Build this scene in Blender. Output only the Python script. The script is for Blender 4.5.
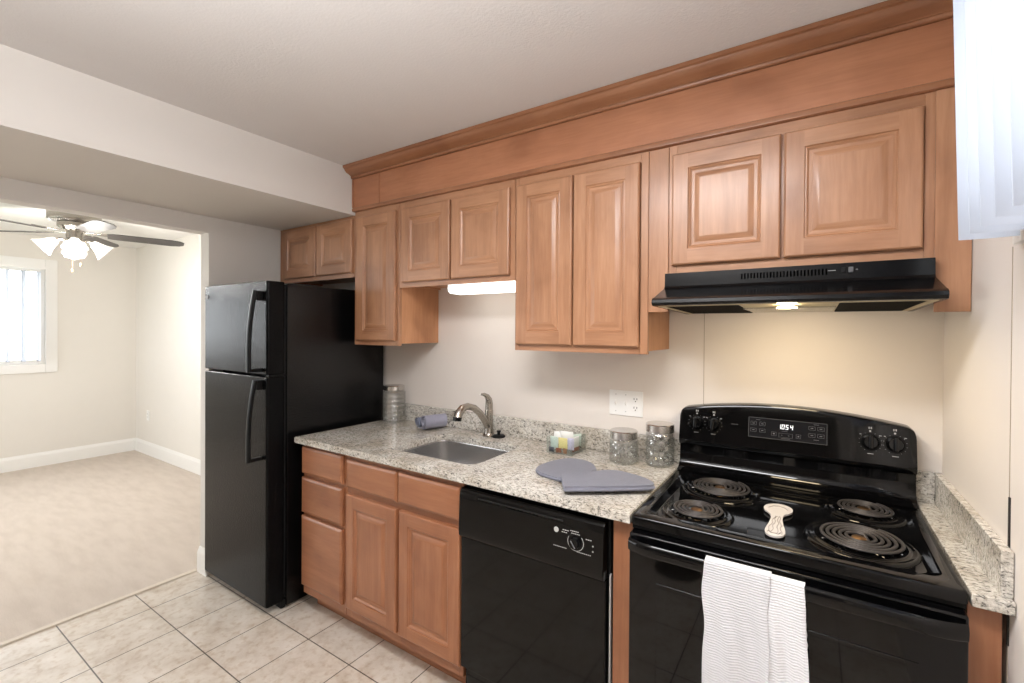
import bpy, bmesh, math, random
from mathutils import Vector, Matrix
random.seed(7)
S = bpy.context.scene
for o in list(bpy.data.objects): bpy.data.objects.remove(o)
COL = S.collection

# ------------------------------------------------------------------ camera, sky, exposure
def rad(d): return d * math.pi / 180
a, b, c = rad(31.9668), rad(-.3842), rad(.4071)
F_PX, CX, CY = 449.4045, 533.0977, 333.8878
fwd = Vector((-math.sin(a) * math.cos(b), math.cos(a) * math.cos(b), math.sin(b)))
r0 = Vector((math.cos(a), math.sin(a), 0)); up0 = r0.cross(fwd)
rt = r0 * math.cos(c) + up0 * math.sin(c); up = -r0 * math.sin(c) + up0 * math.cos(c)
cam_d = bpy.data.cameras.new('camera'); cam = bpy.data.objects.new('camera', cam_d); COL.objects.link(cam)
m = Matrix.Identity(4)
for i in range(3): m[i][0], m[i][1], m[i][2] = rt[i], up[i], -fwd[i]
m.translation = Vector((0, -1.9646, 1.4713)); cam.matrix_world = m
cam_d.sensor_width = 36; cam_d.lens = F_PX * 36 / 1024
cam_d.shift_x = (512 - CX) / 1024; cam_d.shift_y = (CY - 341.5) / 1024
cam_d.clip_start = .02; S.camera = cam

S.view_settings.view_transform = 'Standard'; S.view_settings.look = 'None'
S.view_settings.gamma = 1; S.view_settings.use_curve_mapping = False
S.view_settings.exposure = 0.22
S.cycles.use_denoising = True
S.cycles.max_bounces = 10; S.cycles.transmission_bounces = 10; S.cycles.transparent_max_bounces = 16
S.cycles.sample_clamp_indirect = 6

w = bpy.data.worlds.new('sky'); S.world = w; w.use_nodes = True
w.node_tree.nodes['Background'].inputs[0].default_value = (.93, .97, 1, 1)
w.node_tree.nodes['Background'].inputs[1].default_value = 6.5

def portal(name, loc, d, sx, sy):          # sky sampling guide at a window opening; gives no light of its own
    l = bpy.data.lights.new(name, 'AREA'); l.shape = 'RECTANGLE'; l.size, l.size_y = sx, sy
    l.cycles.is_portal = True
    o = bpy.data.objects.new(name, l); COL.objects.link(o); o.location = loc
    o.rotation_euler = Vector(d).to_track_quat('-Z', 'Z').to_euler()
portal('portal_living_front', (-5.0, -3.56, 1.5), (0, 1, 0), 2.6, 1.2)
portal('portal_right', (.52, -1.33, 1.96), (-1, 0, 0), 1.3, .62)
portal('portal_living', (-7.08, -1.75, 1.6), (1, 0, 0), 2.2, 1.04)

def area(name, loc, d, sx, sy, power, col=(1, 1, 1)):
    l = bpy.data.lights.new(name, 'AREA'); l.shape = 'RECTANGLE'; l.size, l.size_y = sx, sy
    l.energy = power; l.color = col
    o = bpy.data.objects.new(name, l); COL.objects.link(o); o.location = loc
    o.rotation_euler = Vector(d).to_track_quat('-Z', 'Y').to_euler()
    return o
area('added_ceiling_light', (-.5, -1.52, 2.315), (0, 0, -1), .8, .4, 31, (.98, .98, 1))  # unseen ceiling source, added to brighten the kitchen from above
area('added_uplight', (-.7, -2.2, 1.80), (0, 0, 1), .3, .3, 38, (.97, .98, 1))  # unseen uplight, added to bounce fill off the ceiling

# ------------------------------------------------------------------ materials
def lin(c):
    return tuple((v / 255 / 12.92) if v / 255 <= .04045 else ((v / 255 + .055) / 1.055) ** 2.4 for v in c) + (1,)
class N:
    def __init__(s, name):
        s.m = bpy.data.materials.new(name); s.m.use_nodes = True
        s.t = s.m.node_tree; s.b = s.t.nodes['Principled BSDF']
    def n(s, typ, **k):
        x = s.t.nodes.new(typ)
        for q, v in k.items(): setattr(x, q, v)
        return x
    def l(s, o, i): s.t.links.new(o, i)
    def coord(s, scale=(1, 1, 1), rot=(0, 0, 0), loc=(0, 0, 0), rnd=False, out='Object'):
        tc = s.n('ShaderNodeTexCoord'); mp = s.n('ShaderNodeMapping')
        mp.inputs['Scale'].default_value = scale; mp.inputs['Rotation'].default_value = rot; mp.inputs['Location'].default_value = loc
        src = tc.outputs[out]
        if rnd:
            oi = s.n('ShaderNodeObjectInfo'); ad = s.n('ShaderNodeVectorMath', operation='MULTIPLY_ADD')
            s.l(oi.outputs['Random'], ad.inputs[0]); ad.inputs[1].default_value = (7, 5, 9); s.l(src, ad.inputs[2]); src = ad.outputs[0]
        s.l(src, mp.inputs[0]); return mp.outputs[0]
    def noise(s, vec, scale, detail=4, rough=.55, dist=0):
        x = s.n('ShaderNodeTexNoise'); x.inputs['Scale'].default_value = scale; x.inputs['Detail'].default_value = detail
        x.inputs['Roughness'].default_value = rough; x.inputs['Distortion'].default_value = dist
        s.l(vec, x.inputs['Vector']); return x.outputs['Fac']
    def ramp(s, fac, stops):
        x = s.n('ShaderNodeValToRGB'); e = x.color_ramp.elements
        while len(e) < len(stops): e.new(.5)
        for q, (p, col) in zip(e, stops): q.position = p; q.color = lin(col)
        s.l(fac, x.inputs[0]); return x.outputs[0]
    def mix(s, f, A, B, mode='MIX'):
        x = s.n('ShaderNodeMix', data_type='RGBA', blend_type=mode)
        for sock, v in ((x.inputs[0], f), (x.inputs[6], A), (x.inputs[7], B)):
            if hasattr(v, 'links') or isinstance(v, bpy.types.NodeSocket): s.l(v, sock)
            else: sock.default_value = v
        return x.outputs[2]
    def bump(s, h, strength, dist=.002):
        x = s.n('ShaderNodeBump'); x.inputs['Strength'].default_value = strength; x.inputs['Distance'].default_value = dist
        s.l(h, x.inputs['Height']); s.l(x.outputs[0], s.b.inputs['Normal'])
    def base(s, v):
        if isinstance(v, bpy.types.NodeSocket): s.l(v, s.b.inputs['Base Color'])
        else: s.b.inputs['Base Color'].default_value = v
        return s
    def set(s, **k):
        for q, v in k.items(): s.b.inputs[q.replace('_', ' ')].default_value = v
        return s
def plain(name, col, rough=.5, metal=0, bump=None, var=.06, **k):
    q = N(name); cc = lin(col); v = q.coord()
    f = q.noise(v, 9, 3)
    dk = tuple(x * (1 - var) for x in cc[:3]) + (1,)
    q.base(q.mix(f, cc, dk)); q.set(Roughness=rough, Metallic=metal, **k)
    if bump: q.bump(q.noise(v, bump[0], 3), bump[1], bump[2] if len(bump) > 2 else .002)
    return q.m
def wood(name, axis, c1, c2, c3, rough=.36):
    q = N(name); sc = {'z': (16, 16, 1.1), 'x': (1.1, 16, 16)}[axis]
    v = q.coord(sc, rnd=True); v2 = q.coord((3, 3, 2) if axis == 'z' else (2, 3, 3), rnd=True)
    g = q.noise(v, 1.6, 6, .6, .6); mo = q.noise(v2, 1.7, 3, .5, .4)
    fine = q.noise(q.coord((60, 60, 5) if axis == 'z' else (5, 60, 60), rnd=True), 2, 3)
    A = q.ramp(g, [(.2, c1), (.5, c2), (.8, c3)])
    B = q.ramp(mo, [(.30, (208, 196, 186)), (.45, (238, 232, 226)), (.62, (255, 255, 255))])
    C_ = q.ramp(fine, [(.35, (238, 232, 226)), (.6, (255, 255, 255))])
    q.base(q.mix(.5, q.mix(.75, A, B, 'MULTIPLY'), C_, 'MULTIPLY')); q.set(Roughness=rough, Coat_Weight=.15, Coat_Roughness=.2)
    q.bump(g, .05, .001); return q.m
W1, W2, W3 = (156, 112, 82), (175, 129, 97), (190, 145, 112)
M = {}
M['wood_v'] = wood('maple_vertical', 'z', W1, W2, W3)
M['wood_h'] = wood('maple_horizontal', 'x', W1, W2, W3)
M['fascia'] = wood('maple_fascia', 'x', (170, 115, 83), (178, 122, 89), (186, 130, 97), .40)
M['crown'] = wood('maple_crown', 'x', (140, 95, 66), (154, 106, 75), (166, 117, 85), .36)
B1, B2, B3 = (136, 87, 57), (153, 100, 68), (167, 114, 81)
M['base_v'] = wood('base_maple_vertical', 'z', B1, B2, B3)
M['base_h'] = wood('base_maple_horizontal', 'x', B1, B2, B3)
M['wood_side'] = wood('veneer_side', 'z', (176, 124, 86), (188, 136, 97), (197, 146, 106), .45)
def granite():
    q = N('granite'); v = q.coord((1, 2.1, 1.7), (.2, .1, -.45))
    n1 = q.noise(v, 66, 9, .76, .8); n2 = q.noise(q.coord(), 6, 4); n3 = q.noise(q.coord((1, 1.7, 1.2), (0, 0, -.5)), 120, 5, .7)
    A = q.ramp(n1, [(.35, (50, 49, 50)), (.41, (116, 113, 110)), (.46, (190, 186, 178)), (.54, (221, 217, 209)), (.68, (236, 234, 230))])
    B = q.ramp(n3, [(.32, (74, 72, 70)), (.41, (224, 220, 214)), (.6, (255, 255, 255))])
    C_ = q.ramp(n2, [(.38, (220, 213, 203)), (.6, (255, 255, 255))])
    q.base(q.mix(.8, q.mix(.6, A, B, 'MULTIPLY'), C_, 'MULTIPLY')); q.set(Roughness=.14)
    return q.m
M['granite'] = granite()
def tile():
    q = N('floor_tile'); T = .3052
    br = q.n('ShaderNodeTexBrick', offset=0, squash=1); v = q.coord(loc=(2.629 + 20 * T + .002, 1.3305 + 20 * T + .002, 0))
    q.l(v, br.inputs['Vector'])
    for k_, v_ in (('Scale', 1), ('Brick Width', T), ('Row Height', T), ('Mortar Size', .0026), ('Mortar Smooth', .1), ('Bias', 0)): br.inputs[k_].default_value = v_
    br.inputs['Color1'].default_value = lin((224, 217, 209)); br.inputs['Color2'].default_value = lin((217, 210, 202)); br.inputs['Mortar'].default_value = lin((96, 88, 80))
    n1 = q.noise(q.coord(), 7, 6, .65, .3); n2 = q.noise(q.coord(), 30, 4, .6)
    A = q.ramp(n1, [(.3, (212, 198, 182)), (.5, (240, 234, 226)), (.7, (255, 252, 248))])
    B = q.ramp(n2, [(.3, (232, 222, 210)), (.5, (255, 255, 255))])
    q.base(q.mix(1, q.mix(.9, br.outputs['Color'], A, 'MULTIPLY'), B, 'MULTIPLY')); q.set(Roughness=.34)
    inv = q.n('ShaderNodeMath', operation='SUBTRACT'); inv.inputs[0].default_value = 1; q.l(br.outputs['Fac'], inv.inputs[1])
    q.bump(inv.outputs[0], .5, .002); return q.m
M['tile'] = tile()
def carpet():
    q = N('carpet'); v = q.coord()
    n1 = q.noise(v, 260, 3, .7); n2 = q.noise(q.coord((1, 4, 1), (0, 0, .35)), 4, 5)
    A = q.ramp(n1, [(.3, (186, 172, 160)), (.6, (212, 200, 188))]); B = q.ramp(n2, [(.3, (240, 238, 236)), (.6, (255, 255, 255))])
    q.base(q.mix(.8, A, B, 'MULTIPLY')); q.set(Roughness=.95); q.bump(n1, .5, .004); return q.m
M['carpet'] = carpet()
M['wall'] = plain('wall_paint', (226, 218, 210), .7, bump=(160, .05), var=.03)
M['wall_living'] = plain('wall_paint_living', (226, 221, 213), .75, bump=(160, .05), var=.03)
M['ceiling'] = plain('ceiling_texture', (212, 208, 205), .85, bump=(110, .3, .003), var=.04)
M['soffit'] = plain('soffit_paint', (217, 212, 206), .8, bump=(120, .06), var=.02)
M['white_trim'] = plain('white_trim', (236, 234, 230), .4, var=.02)
M['seam'] = plain('panel_seam', (160, 146, 128), .7)
M['dark_gap'] = plain('dark_gap', (40, 34, 30), .8)
def black(name, rough, bump=None, col=(10, 10, 11), spec=.22, **k):
    q = N(name); v = q.coord(); f = q.noise(v, 20, 2)
    q.base(q.mix(f, lin(col), tuple(x * .8 for x in lin(col)[:3]) + (1,))); q.set(Roughness=rough, **k); q.b.inputs['Specular IOR Level'].default_value = spec
    if bump: q.bump(q.noise(v, bump[0], 2, .6), bump[1], bump[2])
    return q.m
M['enamel'] = black('black_enamel', .06, col=(7, 7, 8), spec=.3)
M['black_satin'] = black('black_satin', .2, col=(11, 11, 12))
M['black_matte'] = black('black_matte', .6, col=(20, 20, 20))
M['fridge_skin'] = black('fridge_pebbled', .16, (130, .9, .002), (13, 13, 14), .1)
M['handle_black'] = black('handle_black', .42, col=(10, 10, 11), spec=.2)
M['fridge_side'] = black('fridge_side_pebbled', .2, (120, .7, .002), (9, 9, 10), .4)
M['dw_skin'] = black('dishwasher_skin', .07, col=(14, 13, 12), spec=.2)
M['oven_glass'] = black('oven_glass', .03, col=(7, 7, 8), spec=.3)
M['hood'] = black('hood_enamel', .18, col=(12, 12, 13), spec=.2)
M['filter'] = black('filter_mesh', .8, (300, .6, .003), (10, 10, 10), .05)
M['coil'] = plain('coil_iron', (74, 70, 68), .45, .5, var=.2)
M['nickel'] = plain('brushed_nickel', (176, 170, 162), .26, 1, var=.1)
M['steel'] = plain('stainless', (206, 205, 205), .27, 1, var=.06)
M['lid'] = plain('brushed_lid', (214, 210, 206), .26, 1, var=.05)
M['mark'] = plain('grey_marking', (190, 190, 186), .5)
M['mark_mid'] = plain('mid_marking', (138, 138, 138), .5)
M['mark_dim'] = plain('dim_marking', (92, 92, 94), .5)
M['panel_grey'] = black('display_panel', .12, col=(24, 24, 27))
M['plastic_white'] = plain('white_plastic', (240, 239, 236), .35, var=.02)
M['deep_slot'] = black('deep_slot', .9, None, (3, 3, 3), 0)
M['slot'] = plain('dark_slot', (52, 46, 42), .6)
M['aluminium'] = plain('aluminium_trim', (205, 205, 208), .35, .6)
M['brass'] = plain('brass_centre', (150, 118, 84), .35, 1)
M['pull'] = plain('pull_chain_wood', (150, 112, 80), .5)
M['mitt'] = N('mitt_cloth').base(lin((139, 139, 152))).set(Roughness=.95).m
def cloth(name, c1, c2, sc, st, stripes=False):
    q = N(name); v = q.coord(); f = q.noise(v, 40, 3)
    q.base(q.mix(f, lin(c1), lin(c2))); q.set(Roughness=.95, Sheen_Weight=.2)
    if stripes:
        wv = q.n('ShaderNodeTexWave', wave_type='BANDS', bands_direction='Z'); wv.inputs['Scale'].default_value = sc; wv.inputs['Distortion'].default_value = 2.2; wv.inputs['Detail'].default_value = 2
        wv.inputs['Detail Scale'].default_value = 3
        q.l(v, wv.inputs['Vector']); h = wv.outputs['Fac']
    else: h = q.noise(v, sc, 3, .6)
    q.bump(h, st, .003); return q.m
M['mitt'] = cloth('mitt_cloth', (118, 119, 131), (108, 109, 121), 420, .35)
M['roll_light'] = cloth('washcloth_lavender', (150, 150, 165), (138, 138, 153), 300, .5)
M['roll_dark'] = cloth('washcloth_slate', (100, 106, 124), (88, 94, 112), 300, .5)
M['towel'] = cloth('towel_cotton', (220, 220, 224), (212, 213, 217), 46, .5, True)
M['towel_back'] = cloth('towel_cotton_paler', (236, 236, 239), (228, 229, 233), 46, .5, True)  # same weave in a paler tone, for the back fold
def glass(name, tint=(1, 1, 1, 1), rough=.02, ior=1.45):
    q = N(name); q.base(tint); q.set(Roughness=rough, IOR=ior); q.b.inputs['Transmission Weight'].default_value = 1
    q.bump(q.noise(q.coord(), 60, 2), .04, .001); return q.m
def thin(name, f=.05, tint=(1, 1, 1, 1), bump=None):
    q = N(name); t = q.n('ShaderNodeBsdfTransparent'); g = q.n('ShaderNodeBsdfGlossy'); mx = q.n('ShaderNodeMixShader')
    lw = q.n('ShaderNodeLayerWeight'); lw.inputs[0].default_value = .5
    pw = q.n('ShaderNodeMath', operation='POWER'); pw.inputs[1].default_value = 5; q.l(lw.outputs['Facing'], pw.inputs[0])
    fr = q.n('ShaderNodeMath', operation='MULTIPLY_ADD'); fr.inputs[1].default_value = .8; fr.inputs[2].default_value = f; q.l(pw.outputs[0], fr.inputs[0])
    ns = q.noise(q.coord(), bump[0] if bump else 3, 2)
    if bump:
        bp = q.n('ShaderNodeBump'); bp.inputs['Strength'].default_value = bump[1]; bp.inputs['Distance'].default_value = .002
        q.l(ns, bp.inputs['Height']); q.l(bp.outputs[0], g.inputs['Normal']); q.l(bp.outputs[0], lw.inputs['Normal'])
    t.inputs[0].default_value = tint; g.inputs['Roughness'].default_value = .05
    q.l(fr.outputs[0], mx.inputs[0]); q.l(t.outputs[0], mx.inputs[1]); q.l(g.outputs[0], mx.inputs[2])
    q.l(mx.outputs[0], q.t.nodes['Material Output'].inputs[0]); return q.m
M['jar'] = thin('jar_glass', .2, (.985, .993, .99, 1), (140, .5))
M['pane'] = thin('window_glass'); M['acrylic'] = thin('clear_acrylic', tint=(.94, .96, .96, 1))
def emit(name, col, st):
    q = N(name); q.base((.9, .9, .9, 1)); q.b.inputs['Emission Color'].default_value = col; q.b.inputs['Emission Strength'].default_value = st
    ns = q.noise(q.coord(), 3, 1); q.bump(ns, .01); return q.m
M['tube_light'] = emit('fluorescent_diffuser', (1, .99, .94, 1), 2.6)
M['hood_lamp'] = emit('hood_bulb', (1, .8, .48, 1), 45)
M['digits'] = emit('clock_digits', (.85, .95, 1, 1), .85)
M['bulb'] = emit('bulb_glow', (1, .95, .88, 1), 7)
M['added_ceiling_lamp'] = emit('added_lamp_diffuser', (1, .96, .9, 1), 2)
def translucent(name, col, amt):
    q = N(name); d = q.n('ShaderNodeBsdfTranslucent'); mx = q.n('ShaderNodeMixShader'); mx.inputs[0].default_value = amt
    q.base(lin(col)); q.set(Roughness=.5); d.inputs[0].default_value = lin(col)
    q.bump(q.noise(q.coord(), 3, 2), .01)
    q.l(q.b.outputs[0], mx.inputs[1]); q.l(d.outputs[0], mx.inputs[2]); q.l(mx.outputs[0], q.t.nodes['Material Output'].inputs[0]); return q.m
M['vane'] = translucent('blind_vane', (176, 181, 192), .05)
def frosted():
    q = N('frosted_shade'); t = q.n('ShaderNodeBsdfTransparent'); d = q.n('ShaderNodeBsdfTranslucent'); mx = q.n('ShaderNodeMixShader'); mx.inputs[0].default_value = .5
    m2 = q.n('ShaderNodeMixShader'); m2.inputs[0].default_value = .6
    q.base(lin((244, 240, 232))); q.set(Roughness=.2); d.inputs[0].default_value = (.95, .93, .9, 1)
    q.bump(q.noise(q.coord(), 40, 2), .3)
    q.l(q.b.outputs[0], mx.inputs[1]); q.l(d.outputs[0], mx.inputs[2]); q.l(mx.outputs[0], m2.inputs[1]); q.l(t.outputs[0], m2.inputs[2]); q.l(m2.outputs[0], q.t.nodes['Material Output'].inputs[0]); return q.m
M['shade'] = frosted()
M['blade'] = plain('fan_blade', (62, 58, 55), .4, .1)
M['ceramic'] = plain('cream_ceramic', (206, 200, 194), .25, var=.03)
M['ink'] = plain('grey_brown_ink', (104, 94, 86), .5)
M['soil'] = plain('outside_ground', (120, 125, 105), .9)
for nm, cc in (('yellow', (238, 222, 150)), ('lavender', (206, 200, 222)), ('green', (206, 220, 208)), ('brown', (132, 74, 48)), ('charcoal', (62, 66, 76)), ('paper', (236, 236, 232)), ('tan', (150, 104, 70))):
    M['pk_' + nm] = plain('packet_' + nm, cc, .4, bump=(60, .3))

# ------------------------------------------------------------------ mesh helpers
class MB:
    def __init__(s): s.bm = bmesh.new()
    def _merge(s, t):
        me = bpy.data.meshes.new('tmp'); t.to_mesh(me); t.free(); s.bm.from_mesh(me); bpy.data.meshes.remove(me); return s
    def box(s, x0, x1, y0, y1, z0, z1, bev=0, seg=2, mat=None, mi=0):
        t = bmesh.new(); bmesh.ops.create_cube(t, size=1)
        for v in t.verts: v.co = Vector(((x0 + x1) / 2 + v.co.x * (x1 - x0), (y0 + y1) / 2 + v.co.y * (y1 - y0), (z0 + z1) / 2 + v.co.z * (z1 - z0)))
        if bev: bmesh.ops.bevel(t, geom=t.edges[:], offset=bev, segments=seg, affect='EDGES', profile=.6)
        if mat is not None: bmesh.ops.transform(t, matrix=mat, verts=t.verts)
        for f in t.faces: f.material_index = mi
        return s._merge(t)
    def prism(s, poly, axis, t0, t1, bev=0, seg=2, mat=None):
        """poly: 2-D points in the plane across the axis (x:(y,z), y:(x,z), z:(x,y))."""
        t = bmesh.new()
        def P(p, q): return Vector({'x': (q, p[0], p[1]), 'y': (p[0], q, p[1]), 'z': (p[0], p[1], q)}[axis])
        A = [t.verts.new(P(p, t0)) for p in poly]; B = [t.verts.new(P(p, t1)) for p in poly]; n = len(poly)
        t.faces.new(A); t.faces.new(B[::-1])
        for i in range(n): t.faces.new((A[i], B[i], B[(i + 1) % n], A[(i + 1) % n]))
        bmesh.ops.recalc_face_normals(t, faces=t.faces)
        if bev: bmesh.ops.bevel(t, geom=t.edges[:], offset=bev, segments=seg, affect='EDGES', profile=.6)
        if mat is not None: bmesh.ops.transform(t, matrix=mat, verts=t.verts)
        return s._merge(t)
    def lathe(s, prof, cx=0, cy=0, cz=0, n=32, mat=None, fn=None, close=False):
        t = bmesh.new(); rings = []
        for (r, z) in prof:
            if r < 1e-6: rings.append([t.verts.new((0, 0, z))]); continue
            ring = []
            for i in range(n):
                an = 2 * math.pi * i / n; rr = r + (fn(an, z, r) if fn else 0)
                ring.append(t.verts.new((rr * math.cos(an), rr * math.sin(an), z)))
            rings.append(ring)
        prs = list(zip(rings, rings[1:])) + ([(rings[-1], rings[0])] if close else [])
        for A, B in prs:
            for i in range(n):
                j = (i + 1) % n
                if len(A) == 1 and len(B) == 1: continue
                if len(A) == 1: t.faces.new((A[0], B[i], B[j]))
                elif len(B) == 1: t.faces.new((A[i], A[j], B[0]))
                else: t.faces.new((A[i], A[j], B[j], B[i]))
        bmesh.ops.recalc_face_normals(t, faces=t.faces)
        if mat is None: mat = Matrix.Translation((cx, cy, cz))
        bmesh.ops.transform(t, matrix=mat, verts=t.verts); return s._merge(t)
    def tube(s, pts, r, n=10, flat=(1, 1), upv=None):
        """pts with constant or per-point radius; flat scales the section across / along the up vector."""
        t = bmesh.new(); P = [Vector(p) for p in pts]; R = r if isinstance(r, (list, tuple)) else [r] * len(P)
        u = Vector(upv) if upv else None; rings = []
        for i, p in enumerate(P):
            d = (P[min(i + 1, len(P) - 1)] - P[max(i - 1, 0)]).normalized()
            if u is None: u = Vector((0, 0, 1)) if abs(d.z) < .9 else Vector((0, 1, 0))
            e = d.cross(u).normalized(); f = e.cross(d).normalized()
            if not upv: u = f
            rings.append([t.verts.new(p + e * math.cos(2 * math.pi * k / n) * R[i] * flat[0] + f * math.sin(2 * math.pi * k / n) * R[i] * flat[1]) for k in range(n)])
        for A, B in zip(rings, rings[1:]):
            for k in range(n): t.faces.new((A[k], A[(k + 1) % n], B[(k + 1) % n], B[k]))
        t.faces.new(rings[0][::-1]); t.faces.new(rings[-1]); bmesh.ops.recalc_face_normals(t, faces=t.faces)
        return s._merge(t)
    def grid(s, rows, thick=0):
        t = bmesh.new(); V = [[t.verts.new(p) for p in r] for r in rows]
        for A, B in zip(V, V[1:]):
            for i in range(len(A) - 1): t.faces.new((A[i], A[i + 1], B[i + 1], B[i]))
        bmesh.ops.recalc_face_normals(t, faces=t.faces)
        if thick: bmesh.ops.solidify(t, geom=t.faces[:], thickness=thick)
        return s._merge(t)
    def build(s, name, mat, parent=None, ang=38, mats=None, smooth=True):
        off = Vector((0, 0, 0)); q = parent
        while q is not None: off += q.location; q = q.parent
        for v in s.bm.verts: v.co -= off
        me = bpy.data.meshes.new(name); s.bm.to_mesh(me); s.bm.free()
        for x in (mats or [mat]): me.materials.append(x)
        if smooth:
            for p in me.polygons: p.use_smooth = True
            me.set_sharp_from_angle(angle=rad(ang))
        o = bpy.data.objects.new(name, me); COL.objects.link(o); o.parent = parent
        if smooth:
            wn = o.modifiers.new('normals', 'WEIGHTED_NORMAL'); wn.keep_sharp = True
        return o
def tag(o, label, cat, group=None, kind=None):
    if label: o['label'] = label
    if cat: o['category'] = cat
    if group: o['group'] = group
    if kind: o['kind'] = kind
    return o
def thing(name, loc, label, cat, group=None):
    o = bpy.data.objects.new(name, None); COL.objects.link(o); o.location = loc; o.empty_display_size = .05
    return tag(o, label, cat, group, 'thing')
def struct(name, mb, mat, label=None, **k):
    o = mb.build(name, mat, **k); o['kind'] = 'structure'
    if label: o['label'] = label
    return o
def rrect(x0, x1, y0, y1, r, n=6):
    o = []
    for cx, cy, a0 in ((x1 - r, y1 - r, 0), (x0 + r, y1 - r, 90), (x0 + r, y0 + r, 180), (x1 - r, y0 + r, 270)):
        for k in range(n + 1):
            an = rad(a0 + 90 * k / n); o.append((cx + r * math.cos(an), cy + r * math.sin(an)))
    return o

# ------------------------------------------------------------------ the room
YF = -3.45                                                   # wall behind the camera
XR = .363; XP = -3.05; XT = -3.155; XF = -6.922; YS = .096   # right wall, partition, threshold, far wall, living side wall
CK, CL = 2.40, 2.43
struct('floor', MB().box(XT, XR + .1, YF - .1, .12, -.1, 0), M['tile'], 'square beige ceramic tile kitchen floor', smooth=False)
struct('floor_living', MB().box(XF - .1, XT - .03, YF - .1, YS + .1, -.1, .004), M['carpet'], 'beige carpet of the living room', smooth=False)
struct('trim_1', MB().box(XT - .03, XT, YF, -.735, -.02, .009, .003), plain('threshold_strip', (214, 202, 186), .5), 'pale threshold strip between tile and carpet')
struct('ceiling', MB().box(XP - .1, XR + .1, YF - .1, .12, CK, CK + .1), M['ceiling'], 'textured white kitchen ceiling', smooth=False)
struct('ceiling_living', MB().box(XF - .1, XP - .1, YF - .1, YS + .1, CL, CL + .1), M['white_trim'], 'white living room ceiling', smooth=False)
struct('wall_back', MB().box(XP, XR, 0, .12, 0, CK), M['wall'], 'cream kitchen wall behind counter', smooth=False)
WY0, WY1, WZ0, WZ1 = -1.98, -.70, 1.70, 2.25                 # right window opening
struct('wall_right', MB().box(XR, XR + .12, YF, WY0, 0, CK).box(XR, XR + .12, WY1, .12, 0, CK).box(XR, XR + .12, WY0, WY1, 0, WZ0).box(XR, XR + .12, WY0, WY1, WZ1, CK), M['wall'], 'cream right hand kitchen wall', smooth=False)
PX0, PX1, PZ0, PZ1 = -6.35, -3.65, .85, 2.10                 # unseen living room window, added to light that room
HX_0, HX_1 = -1.75, .22                                      # opening to an unlit hallway, unseen and added to darken reflections
struct('wall_added_hallway', MB().box(HX_0 - .12, HX_0, -6.2, YF - .121, 0, CL).box(HX_1, HX_1 + .12, -6.2, YF - .121, 0, CL).box(HX_0 - .12, HX_1 + .12, -6.32, -6.2, 0, CL), M['wall'], smooth=False)
struct('ceiling_added_hallway', MB().box(HX_0 - .12, HX_1 + .12, -6.32, YF - .1005, CL, CL + .1), M['ceiling'], smooth=False)
struct('floor_added_hallway', MB().box(HX_0 - .12, HX_1 + .12, -6.32, YF - .1005, -.1, 0), M['tile'], smooth=False)
struct('wall_front', MB().box(XF - .1, PX0, YF - .12, YF, 0, CL).box(PX1, HX_0, YF - .12, YF, 0, CL).box(HX_1, XR + .12, YF - .12, YF, 0, CL).box(HX_0, HX_1, YF - .12, YF, 2.12, CL).box(PX0, PX1, YF - .12, YF, PZ1, CL).box(PX0, PX1, YF - .12, YF, 0, PZ0), M['wall_living'], smooth=False)
struct('wall_partition', MB().box(XP - .1, XP, -.72, YS + .02, 0, CL).box(XP - .1, XP, -3.0, -.72, 2.04, CL).box(XP - .1, XP, YF, -3.0, 0, CL), M['soffit'], 'wall with wide opening to living room', smooth=False)
struct('wall_soffit', MB().box(XP, -2.27, YF, 0, 2.135, CK), M['soffit'], 'boxed soffit dropped below ceiling', smooth=False)
struct('wall_side', MB().box(XF - .1, XP - .1, YS, YS + .1, 0, CL), M['wall_living'], 'living room side wall', smooth=False)
LY0, LY1, LZ0, LZ1 = -2.85, -.66, 1.085, 2.10
struct('wall_far', MB().box(XF - .1, XF, LY1, YS + .1, 0, CL).box(XF - .1, XF, YF, LY0, 0, CL).box(XF - .1, XF, LY0, LY1, 0, LZ0).box(XF - .1, XF, LY0, LY1, LZ1, CL), M['wall_living'], 'living room far wall', smooth=False)
BBP = [(0, 0), (.016, 0), (.016, .115), (.012, .128), (.006, .14), (.004, .15), (0, .15)]
def baseboard_x(name, x0, x1, y, s, z=0): struct(name, MB().prism([(y + s * p, z + q) for p, q in BBP], 'x', x0, x1), M['white_trim'])
def baseboard_y(name, y0, y1, x, s, z=0): struct(name, MB().prism([(x + s * p, z + q) for p, q in BBP], 'y', y0, y1), M['white_trim'])
baseboard_y('baseboard_far', YF, YS, XF, 1); baseboard_x('baseboard_side', XF + .016, XP - .1, YS, -1)
baseboard_x('baseboard_jamb', XP - .105, XP + .004, -.72, -1); baseboard_y('baseboard_partition', -.72, YS - .016, XP - .1, -1)
struct('trim_2', MB().box(-.387, -.385, -.0012, .001, 1.016, CK), M['seam'], 'thin vertical seam in the back wall panel')
struct('trim_3', MB().box(XR - .0012, XR + .001, -.597, -.595, 0, 1.66), M['seam'], 'thin vertical seam in the right wall panel')
struct('trim_4', MB().box(XR - .003, XR + .001, -.604, -.598, .80, 1.12), M['dark_gap'], 'dark split at the lower wall seam')

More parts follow.
